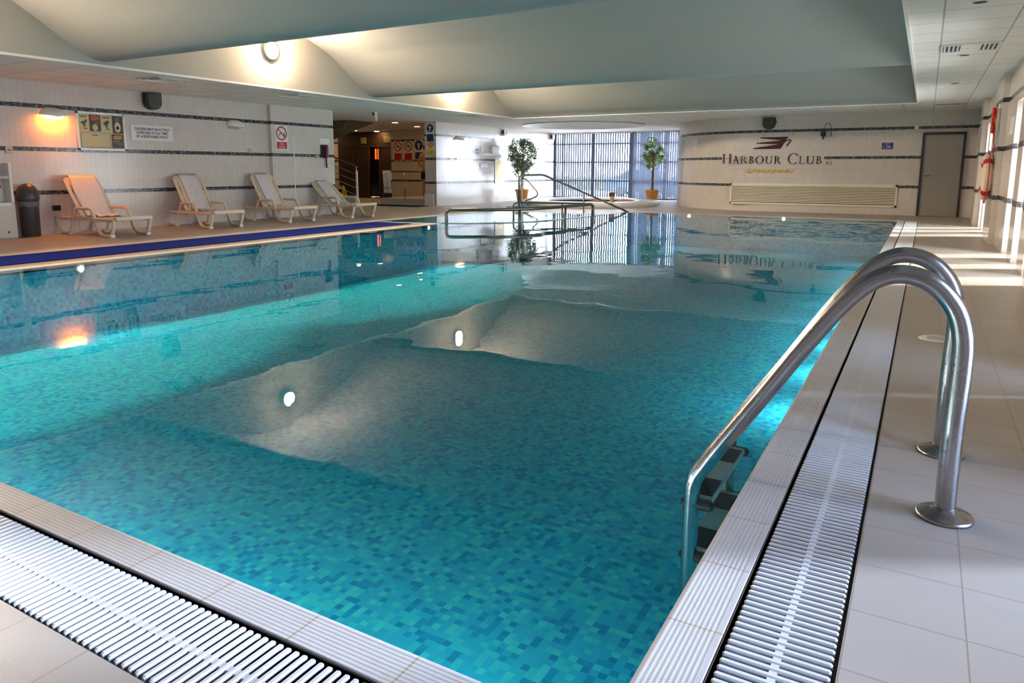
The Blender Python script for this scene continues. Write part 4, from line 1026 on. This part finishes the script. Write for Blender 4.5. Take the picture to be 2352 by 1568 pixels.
a = rad(42); cpx, cpy = -3.85 - 3.3 * sin(a), 24 - 3.3 * cos(a)
t = thing('notice_card', 'small white notice card on the curved far wall', 'notice card', (cpx, cpy, 1.88), -a)
MB().bbox((-.11, -.018, -.14), (.11, -.002, .14), .004).build('card', SIGNW, t)
m = MB(); [m.box((-.08, -.0195, .1 - k * .045), (.07, -.018, .108 - k * .045)) for k in range(5)]; m.build('print', plain('grey_print', (.4, .4, .42), .6), t)
# lifebuoy + throw bag on right pilaster
t = thing('lifebuoy', 'cream lifebuoy with red bands hung on the right pilaster', 'lifebuoy', (.90, 13.82, 1.02))
m = MB(); m.M = Matrix.Translation((-.075, 0, 0)) @ Matrix.Rotation(pi / 2, 4, 'Y')
n = 40; path = [(.30 * cos(2 * pi * k / n), .30 * sin(2 * pi * k / n), 0) for k in range(n)]
m.tube(path, .068, 12, closed=True, up=(0, 0, 1)); m.build('ring', RING, t)
for q in range(4):
    m = MB(); m.M = Matrix.Translation((-.075, 0, 0)) @ Matrix.Rotation(pi / 2, 4, 'Y'); c0 = pi / 4 + q * pi / 2
    m.tube([(.30 * cos(c0 + d), .30 * sin(c0 + d), 0) for d in (-.14, -.07, 0, .07, .14)], .071, 12, up=(0, 0, 1)); m.build('band', RED, t)
m = MB(); m.M = Matrix.Translation((-.075, 0, 0)) @ Matrix.Rotation(pi / 2, 4, 'Y')
m.tube([((.385 + .03 * abs(sin(2 * a_ + pi / 2))) * cos(a_), (.385 + .03 * abs(sin(2 * a_ + pi / 2))) * sin(a_), .01) for a_ in [2 * pi * k / 48 for k in range(48)]], .008, 6, closed=True, up=(0, 0, 1)); m.build('grab_rope', RED, t)
t = thing('throw_line', 'bundle of bright red throw rope hanging above the lifebuoy', 'rope', (.90, 13.4, 2.1))
m = MB(); random.seed(9); P = []
for k in range(90):
    a_ = k * .55; z = -.02 - .30 * (.5 - .5 * cos(k * .35)); P.append((-.05 - .04 * abs(sin(a_)), .10 * sin(k * .9) * (.5 + .5 * k / 90) + .02, z - .12 * random.random()))
m.tube(smooth_path(P, 2), .011, 6); m.build('coil', REDR, t)
MB().tube(smooth_path([(-.05, .05, -.3), (-.04, .15, -.5), (-.03, .06, -.62), (-.03, .2, -.75)], 5), .008, 6).build('loose_end', REDR, t)
MB().bbox((-.03, -.03, -.05), (0, .03, .03), .006).build('hook', WHITE, t)
tag(MB().bbox((RX - .012, 12.05, 1.62), (RX, 12.5, 1.86), .003).build('notice_plaque', SIGNW), 'white notice on the right wall next to the throw rope', 'plaque')
t = thing('floor_drain', 'small white oval floor drain cover behind the ladder', 'drain', (.15, 5.5, 0))
MB().lathe([(.11, .0005), (.11, .004), (.10, .007), (.005, .007)], 28).build('cover', WHITE, t)
m = MB(); [m.box((-.06, -.052 + k * .026, .007), (.06, -.044 + k * .026, .0075)) for k in range(5)]; m.build('slots', VENTD, t)
UW_ADDED = [('added unseen underwater light on the near wall below the coping, %s from the ladder corner' % q, (x, 1.213, -.45), 'n') for q, x in (('first', -1.4), ('second', -2.6), ('third', -3.8), ('fourth', -5.0), ('fifth', -6.2), ('sixth', -7.3), ('seventh', -8.3))] + [('added unseen underwater light on the right wall below the coping, %s from the ladder' % q, (-.487, y, -.6), 'r') for q, y in (('first', 6.0), ('second', 7.4), ('third', 8.7), ('fourth', 10.0), ('fifth', 11.3), ('sixth', 12.6), ('seventh', 13.9), ('eighth', 15.2), ('ninth', 16.5))]  # unseen lights added on the near and right walls to brighten the pool
for lab, loc, ax in UW_ADDED + [*(('underwater pool light glowing near the blue mat, nearest on the left side', (-8.8, 4.85, -.07), 'x'), ('underwater pool light glowing below the far end of the left edge', (-8.8, 11.9, -.06), 'x'), ('underwater pool light glowing below the louvred vent', (-2.93, 18.4, -.05), 'y'), ('underwater pool light glowing below the curved far wall', (-5.25, 18.4, -.05), 'y'))]:
    t = thing('pool_light', lab, 'pool light', loc, {'x': 0, 'y': -pi / 2, 'n': pi / 2, 'r': pi}[ax], 'underwater pool lights')
    m = MB(); m.M = Matrix.Rotation(pi / 2, 4, 'Y'); m.lathe([(.06, .001), (.06, .012), (.046, .016)], 20); m.build('bezel', WHITE, t)
    m = MB(); m.M = Matrix.Rotation(pi / 2, 4, 'Y'); m.lathe([(.034, .01), (.028, .018), (.004, .022)], 18); m.build('lens', PLITE, t)

# ------------------------------------------------------------------ recess
pf = MB(); pf.box((-15.45, 18.3, 0), (-13.58, 21.35, .2)); struct('floor_platform', pf, plain('grey_platform', (.48, .45, .40), .6))
# timber sauna front
sf = thing('sauna_front', 'dark timber sauna front with glass door in the recess', 'sauna', (-19.05, 22.0, 0))
m = MB(); m.box((-1.65, 0, 0), (-.02, .05, 2.45)); m.box((.47, 0, 0), (1.6, .05, 2.45)); m.box((-.02, 0, 1.98), (.47, .05, 2.45)); m.box((-1.65, -.001, 2.40), (1.6, .03, CZ)); m.build('panelling', WOOD, sf)
m = MB(); m.box((-.10, -.03, 0), (-.02, 0, 2.0)); m.box((.47, -.03, 0), (.55, 0, 2.0)); m.box((-1.6, -.03, 1.98), (1.6, 0, 2.05)); m.box((-.9, -.02, 0), (-.84, 0, 1.98)); m.build('door_frame', WOOD2, sf)
m = MB(); m.box((-.02, .02, 0.02), (.47, .028, 1.98)); m.build('glass_door', glass_mat('smoked_glass', (.5, .45, .42)), sf)
m = MB(); m.tube([(.0, -.03, .95), (.0, -.06, 1.0), (.0, -.06, 1.2), (.0, -.03, 1.25)], .012, 6); m.build('door_handle', WOOD2, sf)
m = MB(); m.box((-.1, .1, 0), (.6, 1.3, .02)); m.box((-1.7, 1.3, 0), (1.6, 1.36, 2.5)); m.box((-1.7, .05, 0), (-1.65, 1.3, 2.5)); m.box((1.55, .05, 0), (1.6, 1.3, 2.5)); m.box((-1.7, .05, 2.47), (1.6, 1.36, 2.52)); m.build('cabin_inside', WOOD, sf)
ht = thing('radiant_heater', 'three glowing orange heater bars behind the sauna glass', 'heater', (-18.85, 22.3, 1.72))
MB().box((-.23, .05, -.25), (.23, .07, .25)).build('back_plate', WOOD, ht)
for x in (-.15, -.01, .15): MB().tube([(x, 0, -.2), (x, 0, .2)], .03, 8).build('heater_bar', HEAT, ht)
tag(MB().bbox((-19.45, 21.955, 2.12), (-19.2, 21.998, 2.36), .006).build('notice_plaque', plain('dim_yellow_card', (.30, .25, .12), .6)), 'dim yellowish card above the sauna door', 'plaque')
tag(MB().bbox((-18.3, 21.955, 2.14), (-17.7, 21.998, 2.38), .006).build('notice_plaque', plain('dim_brown_card', (.16, .12, .07), .6)), 'wide dim brown card above the sauna next to the sign wall', 'plaque')
# ceiling downlights
for lab, x, y in (('recess downlight farthest left above the ramp', -21.4, 21.4), ('recess downlight above the left half of the sauna front', -18.8, 20.9), ('recess downlight above the glass door', -18.45, 21.75), ('recess downlight above the bather platform', -15.17, 19.97), ('recess downlight nearest the pool hall ceiling', -14.52, 18.0)):
    t = thing('downlight', lab, 'downlight', (x, y, CZ), group='warm recess downlights')
    MB().lathe([(.11, -.001), (.11, -.008), (.09, -.012)], 18).build('bezel', WHITE, t); MB().lathe([(.088, -.004), (.085, -.013), (.005, -.015)], 16).build('lens', DLW, t)
# platform rail with towel
rl = thing('platform_rail', 'grey tubular rail on the low grey platform', 'rail', (-14.55, 18.42, .2))
MB().tube(fillet([(-.87, 0, 0), (-.87, 0, .855), (.92, 0, .855), (.92, 0, 0)], .1), .022, 10).build('top_bar', STEELD, rl)
MB().tube([(.02, 0, 0), (.02, 0, .85)], .018, 10).build('post', STEEL, rl)
m = MB(); vs = []; NJ = 24
for j in range(NJ + 1):
    s_ = -.28 + j * (.28 + .72) / NJ
    if s_ < -.03: yy, zz_ = .035, .86 + s_
    elif s_ < .03: yy, zz_ = -s_ * 1.1, .885
    else: yy, zz_ = -.035 - .02 * min(1, s_), .88 - s_
    for i in range(9):
        u = i / 8 - .5; vs.append((-.70 + u * .34 + .09 * max(0, s_) , yy - .008 * sin(u * 14) * (1 if s_ > .1 else .2) - .004, zz_))
m.add(vs, [(j * 9 + i, j * 9 + i + 1, (j + 1) * 9 + i + 1, (j + 1) * 9 + i) for j in range(NJ) for i in range(8)], 0, True)
for fi in range(len(m.f)):
    j = fi // 8
    if 19 <= j <= 20: m.mi[fi] = 1
o = m.build('towel', [TOWEL, TOWELG]); o.location = (-14.55, 18.42, .2); q = o.modifiers.new('thickness', 'SOLIDIFY'); q.thickness = .008; q.offset = 0
tag(o, 'white towel with grey stripe hung over the platform rail', 'towel')
# ramp with balustrade
rp = MB(); rp.prism([(-14.36, 0), (-14.36, .25), (-18.5, 1.15), (-18.5, 0)], 15.9, 16.05, lambda u, v, d: (u, d, v)); rp.prism([(-14.4, 0.005), (-18.5, .9), (-18.5, 0.005)], 13.75, 15.9, lambda u, v, d: (u, d, v))
struct('wall_ramp', rp, plain('ramp_tiles', (.55, .47, .38), .35))
bl = thing('balustrade', 'pale steel balustrade with wire infill beside the ramp', 'balustrade', (-14.34, 15.97, 0))
m = MB(); m.tube(fillet([(-4., 0, 2.42), (-.05, 0, 1.225), (.02, 0, 1.17)], .05), .03, 10); m.build('hand_rail', STEEL, bl)
m = MB(); m.bbox((-.035, -.02, .05), (.03, .02, 1.08), .006); m.tube([(-.01, 0, 1.06), (-.03, 0, 1.2)], .014, 8); m.bbox((-.07, -.05, 0), (.07, .05, .07), .01); m.build('post', WHITE, bl)
for z in (.98, .78, .58, .38): MB().tube([(-.02, 0, z), (-4., 0, z + 1.22)], .009, 6).build('wire', STEEL, bl)
so = MB(); so.prism([(-15.0, 2.56), (-23, 2.56), (-23, .4), (-16.8, 2.05)], 16.5, 17.6, lambda u, v, d: (u, d, v)); so.prism([(-15.05, 2.56), (-23, 2.56), (-23, 2.3), (-15.25, 2.3)], 16.42, 16.5, lambda u, v, d: (u, d, v))
struct('beam_stair_soffit', so, plain('brown_soffit', (.12, .095, .06), .7, var=.2))
wf = thing('wet_floor_sign', 'yellow folding wet floor sign at the ramp foot', 'floor sign', (-15.9, 17.0, 0))
for s_ in (-1, 1):
    m = MB(); m.M = Matrix.Translation((0, 0, .62)) @ Matrix.Rotation(s_ * .28, 4, 'X')
    n_ = [(-.14, -.64), (-.08, -.64), (-.06, -.6), (.06, -.6), (.08, -.64), (.14, -.64), (.10, -.06), (.085, -.01), (.04, 0), (.04, -.04), (-.04, -.04), (-.04, 0), (-.085, -.01), (-.10, -.06)]
    m.prism(n_, -.01, .01, lambda u, v, d: (u, d, v)); m.build('panel', YEL, wf)
m = MB(); m.M = Matrix.Translation((0, 0, .62)) @ Matrix.Rotation(-.28, 4, 'X'); m.prism(P4((-.07, -.2), (.07, -.13)), -.013, -.009, lambda u, v, d: (u, d, v)); m.prism([(-.07, -.42), (.07, -.42), (0, -.27)], -.013, -.009, lambda u, v, d: (u, d, v)); m.build('print', INK, wf)

# ------------------------------------------------------------------ potted ficus
def ficus(label, loc, fol, trunk_h, cz, rx, rz_, nleaf, mat, seed, potd=.235):
    t = thing('potted_ficus', label, 'potted plant', loc, group='tall ficus in orange pots')
    MB().lathe([(.15, 0), (.17, .015), (.225, .36), (.25, .37), (.255, .43), (.235, .435), (.225, .40)], 30).build('pot', ORANGE, t)
    MB().lathe([(.223, .395), (.003, .40)], 24).build('soil', SOIL, t)
    random.seed(seed); m = MB()
    for q in range(3):
        P = []
        for k in range(16):
            z = .38 + (trunk_h - .38) * k / 15; a = q * 2.09 + k * .75; r = .032 * (1 - .02 * k); P.append((r * cos(a), r * sin(a), z))
        m.tube(P, [.026 - .0006 * k for k in range(16)], 7)
    for k in range(14):
        a = random.uniform(0, 6.28); z0 = trunk_h - random.uniform(0, .5); l = random.uniform(.15, .4) * rx / .4
        m.tube([(0, 0, z0), (l * .5 * cos(a), l * .5 * sin(a), z0 + .16), (l * cos(a), l * sin(a), z0 + .25 + random.uniform(0, .2))], [.012, .009, .004], 5)
    m.build('trunk', BARK, t)
    m = MB(); cl = []
    while len(cl) < nleaf // 30:
        p = Vector((random.uniform(-1, 1), random.uniform(-1, 1), random.uniform(-1, 1)))
        if p.length < 1 and random.random() < .3 + .7 * p.length: cl.append((p, random.uniform(.6, 1.3)))
    for k in range(nleaf):
        p, q = random.choice(cl); sc = fol(p.z)
        c = Vector((p.x * rx * sc + random.gauss(0, .055 * q), p.y * rx * sc + random.gauss(0, .055 * q), cz + p.z * rz_ + random.gauss(-.02, .06 * q)))
        d = Vector((random.gauss(0, 1), random.gauss(0, 1), random.gauss(-.5, .7))).normalized(); e = d.orthogonal().normalized()
        e = (Matrix.Rotation(random.uniform(0, 6.28), 3, d) @ e); L_ = random.uniform(.035, .06); wd = L_ * .42
        m.add([c - d * L_, c - d * L_ * .2 + e * wd, c + d * L_, c - d * L_ * .2 - e * wd], [(0, 1, 2, 3)])
    m.build('foliage', mat, t)
ficus('tall grey-green ficus in an orange pot against the bay wall', (-12.42, 22.4, 0), lambda z: .55 + .5 * min(1, (z + 1) * .8), 1.5, 1.58, .50, .68, 2700, LEAFD, 4)
ficus('tall bright green ficus in an orange pot before the closed blind', (-8.36, 24.55, 0), lambda z: .6 + .45 * min(1, (z + 1)), 1.75, 1.66, .40, .56, 1150, LEAFL, 8)

# ------------------------------------------------------------------ people
def skin(name, J, E, mat, parent, root, sub=2):
    names = list(J); me = bpy.data.meshes.new(name)
    me.from_pydata([J[k][0] for k in names], [(names.index(a), names.index(b)) for a, b in E], [])
    me.materials.append(mat); o = bpy.data.objects.new(name, me); COL.objects.link(o)
    if parent is not None: o.parent = parent
    sk = o.modifiers.new('skin', 'SKIN'); sk.use_smooth_shade = True
    for i, k in enumerate(names):
        r = J[k][1]; me.skin_vertices[0].data[i].radius = r if isinstance(r, tuple) else (r, r)
        me.skin_vertices[0].data[i].use_root = (k == root)
    su = o.modifiers.new('smooth', 'SUBSURF'); su.levels = sub; su.render_levels = sub
    return o
def hand(J, E, wrist, P, d, side, up, s=1., curl=.5):
    """five fingers from the palm: d = pointing dir, side = across palm, up = back of the hand"""
    P = Vector(P); d = Vector(d).normalized(); side = Vector(side).normalized(); up = Vector(up).normalized()
    pre = wrist + '_'
    J[pre + 'palm'] = (tuple(P + d * .055 * s), (.032 * s, .018 * s)); E.append((wrist, pre + 'palm'))
    J[pre + 'kn'] = (tuple(P + d * .09 * s), (.036 * s, .014 * s)); E.append((pre + 'palm', pre + 'kn'))
    for i, L in enumerate((.066, .076, .070, .055)):
        b = P + d * .10 * s + side * (.026 - i * .0175) * s; last = pre + 'kn'
        for k in range(1, 4):
            a = curl * (k - 1) * .6; b2 = b + (d * cos(a) - up * sin(a)) * (L * s / 2.6)
            nm = pre + 'f%d%d' % (i, k); J[nm] = (tuple(b2), .0085 * s); E.append((last, nm)); last = nm; b = b2
    b = P + d * .03 * s + side * .03 * s; nm = pre + 't1'; J[nm] = (tuple(b + side * .012 * s), .011 * s); E.append((pre + 'palm', nm))
    J[pre + 't2'] = (tuple(b + side * .035 * s + d * .03 * s), .0095 * s); E.append((nm, pre + 't2'))
pr = thing('person', 'bare-chested person in black shorts standing with back turned on the platform', 'person', (-14.80, 19.95, .2), rad(8))
J = {'pelvis': ((0, 0, .93), (.15, .105)), 'waist': ((0, .005, 1.06), (.13, .09)), 'chest': ((0, .0, 1.24), (.155, .105)), 'upper': ((0, -.01, 1.38), (.165, .09)), 'neckb': ((0, .0, 1.47), .06), 'neck': ((0, .012, 1.53), .052),
     'jaw': ((0, .045, 1.575), .062), 'head': ((0, .03, 1.66), .088), 'crown': ((0, .02, 1.72), .07), 'nose': ((0, .135, 1.635), .014), 'ear_a': ((.088, .02, 1.64), .018), 'ear_b': ((-.088, .02, 1.64), .018)}
E = [('pelvis', 'waist'), ('waist', 'chest'), ('chest', 'upper'), ('upper', 'neckb'), ('neckb', 'neck'), ('neck', 'jaw'), ('jaw', 'head'), ('head', 'crown'), ('head', 'nose'), ('head', 'ear_a'), ('head', 'ear_b')]
for s_, n_ in ((-1, 'l'), (1, 'r')):
    J[n_ + 'sh'] = ((s_ * .185, -.005, 1.405), .062); J[n_ + 'el'] = ((s_ * .285, .0 if n_ == 'r' else -.01, 1.12), .042); J[n_ + 'fa'] = ((s_ * .24, .10, 1.02), .042); J[n_ + 'wr'] = ((s_ * .13, .20, .955), .028)
    E += [('upper', n_ + 'sh'), (n_ + 'sh', n_ + 'el'), (n_ + 'el', n_ + 'fa'), (n_ + 'fa', n_ + 'wr')]
    hand(J, E, n_ + 'wr', J[n_ + 'wr'][0], (-s_ * .7, .5, -.1), (0, .2, .9), (0, 1, 0))
    J[n_ + 'hip'] = ((s_ * .095, 0, .86), .092); J[n_ + 'th'] = ((s_ * .10, .01, .68), .08); J[n_ + 'kn'] = ((s_ * .095, .01, .48), .055); J[n_ + 'cf'] = ((s_ * .10, -.02, .36), .058); J[n_ + 'an'] = ((s_ * .10, -.02, .09), .036); J[n_ + 'hl'] = ((s_ * .10, -.03, .038), .036); J[n_ + 'ft'] = ((s_ * .115, .09, .030), (.038, .026)); J[n_ + 'toe'] = ((s_ * .12, .16, .02), (.036, .016))
    E += [('pelvis', n_ + 'hip'), (n_ + 'hip', n_ + 'th'), (n_ + 'th', n_ + 'kn'), (n_ + 'kn', n_ + 'cf'), (n_ + 'cf', n_ + 'an'), (n_ + 'an', n_ + 'hl'), (n_ + 'hl', n_ + 'ft'), (n_ + 'ft', n_ + 'toe')]
skin('body', J, E, SKIN, pr, 'pelvis')
m = MB(); m.lathe([(.094, -.06), (.106, -.02), (.108, .03), (.098, .075), (.07, .11), (.03, .125), (.003, .128)], 20, (0, .012, 1.655), sx=.92, sy=1.05); m.build('hair', HAIR, pr)
J2 = {'w': ((0, 0, .985), (.158, .115)), 'p': ((0, 0, .92), (.172, .125)), 'lh': ((-.10, 0, .84), .115), 'lk': ((-.105, .01, .56), .10), 'rh': ((.10, 0, .84), .115), 'rk': ((.105, .01, .56), .10)}
skin('shorts', J2, [('w', 'p'), ('p', 'lh'), ('lh', 'lk'), ('p', 'rh'), ('rh', 'rk')], SHORTS, pr, 'p')
p2 = thing('person', 'bather in the spa with arms spread along its rim', 'person', (-8.30, 20.72, -.09), rad(50))
J = {'pelvis': ((0, .34, -.22), (.15, .11)), 'waist': ((0, .26, -.08), (.13, .1)), 'chest': ((0, .15, .06), (.15, .105)), 'upper': ((0, .11, .17), (.15, .085)), 'neckb': ((0, .09, .25), .06), 'neck': ((0, .085, .30), .055),
     'jaw': ((0, .055, .345), .065), 'head': ((0, .06, .42), .09), 'crown': ((0, .07, .48), .075), 'nose': ((0, .165, .40), .014), 'ear_a': ((.09, .06, .405), .018), 'ear_b': ((-.09, .06, .405), .018)}
E = [('pelvis', 'waist'), ('waist', 'chest'), ('chest', 'upper'), ('upper', 'neckb'), ('neckb', 'neck'), ('neck', 'jaw'), ('jaw', 'head'), ('head', 'crown'), ('head', 'nose'), ('head', 'ear_a'), ('head', 'ear_b')]
for s_, n_ in ((-1, 'l'), (1, 'r')):
    J[n_ + 'sh'] = ((s_ * .185, .09, .21), .058); J[n_ + 'el'] = ((s_ * .44, .05, .285), .043); J[n_ + 'wr'] = ((s_ * .67, .10, .262), .028)
    E += [('upper', n_ + 'sh'), (n_ + 'sh', n_ + 'el'), (n_ + 'el', n_ + 'wr')]; hand(J, E, n_ + 'wr', J[n_ + 'wr'][0], (s_, .3, -.05), (0, 1, 0), (0, 0, 1), curl=.3)
    J[n_ + 'hip'] = ((s_ * .1, .40, -.24), .09); J[n_ + 'kn'] = ((s_ * .11, .80, -.18), .056); J[n_ + 'an'] = ((s_ * .11, 1.05, -.5), .04); J[n_ + 'toe'] = ((s_ * .12, 1.2, -.52), .025)
    E += [('pelvis', n_ + 'hip'), (n_ + 'hip', n_ + 'kn'), (n_ + 'kn', n_ + 'an'), (n_ + 'an', n_ + 'toe')]
skin('body', J, E, SKINP, p2, 'pelvis')
m = MB(); m.lathe([(.092, .0), (.104, .04), (.094, .085), (.066, .115), (.03, .128), (.003, .13)], 20, (0, .06, .415), sx=.95, sy=1.05); m.build('hair', HAIRG, p2)

# ------------------------------------------------------------------ light
wd = bpy.data.worlds.new('World'); scene.world = wd; wd.use_nodes = True
nt = wd.node_tree; bg = nt.nodes['Background']; bg.inputs[0].default_value = (.88, .94, 1, 1); bg.inputs[1].default_value = 18.
def portal(name, loc, rot, sx, sy):
    L = bpy.data.lights.new(name, 'AREA'); L.shape = 'RECTANGLE'; L.size = sx; L.size_y = sy; L.cycles.is_portal = True
    o = bpy.data.objects.new(name, L); COL.objects.link(o); o.location = loc; o.rotation_euler = rot; return o
for a, b in SLOTS: portal('daylight_portal', (RX + TH + .02, (a + b) / 2, SZ / 2), (0, pi / 2, 0), SZ, b - a)
portal('daylight_portal', (-10.15, 26.55, CZ / 2), (-pi / 2, 0, 0), 6.0, CZ)
S = bpy.data.lights.new('sun', 'SUN'); S.energy = 12; S.angle = rad(5); S.color = (1, .93, .82)
so_ = bpy.data.objects.new('sun', S); COL.objects.link(so_)
dirv = Vector((-.85, -.45, -.42)).normalized(); so_.rotation_euler = dirv.to_track_quat('-Z', 'Y').to_euler(); so_.location = (12, 30, 8)

# ------------------------------------------------------------------ camera
cam = bpy.data.cameras.new('camera'); co = bpy.data.objects.new('camera', cam); COL.objects.link(co)
F_, CY_ = 1642.8, 655.3; yaw, pit, rol = .51998, .16027, .00226
f_ = Vector((-sin(yaw) * cos(pit), cos(yaw) * cos(pit), -sin(pit))); r_ = Vector((cos(yaw), sin(yaw), 0)); u_ = r_.cross(f_)
r2 = r_ * cos(rol) + u_ * sin(rol); u2 = r2.cross(f_)
co.matrix_world = Matrix(((r2.x, u2.x, -f_.x, 0), (r2.y, u2.y, -f_.y, 0), (r2.z, u2.z, -f_.z, 1.12), (0, 0, 0, 1)))
cam.sensor_fit = 'HORIZONTAL'; cam.sensor_width = 36; cam.lens = 36 * F_ / 2352; cam.shift_x = 0; cam.shift_y = -(784 - CY_) / 2352
cam.clip_start = .05; cam.clip_end = 300
scene.camera = co

vs_ = scene.view_settings; vs_.view_transform = 'Standard'; vs_.look = 'None'; vs_.gamma = 1; vs_.use_curve_mapping = False; vs_.exposure = 2.1
cy = scene.cycles
cy.use_denoising = True; cy.max_bounces = 10; cy.diffuse_bounces = 6; cy.glossy_bounces = 4; cy.transparent_max_bounces = 12; cy.transmission_bounces = 4
cy.sample_clamp_indirect = 8; cy.caustics_reflective = False; cy.caustics_refractive = False
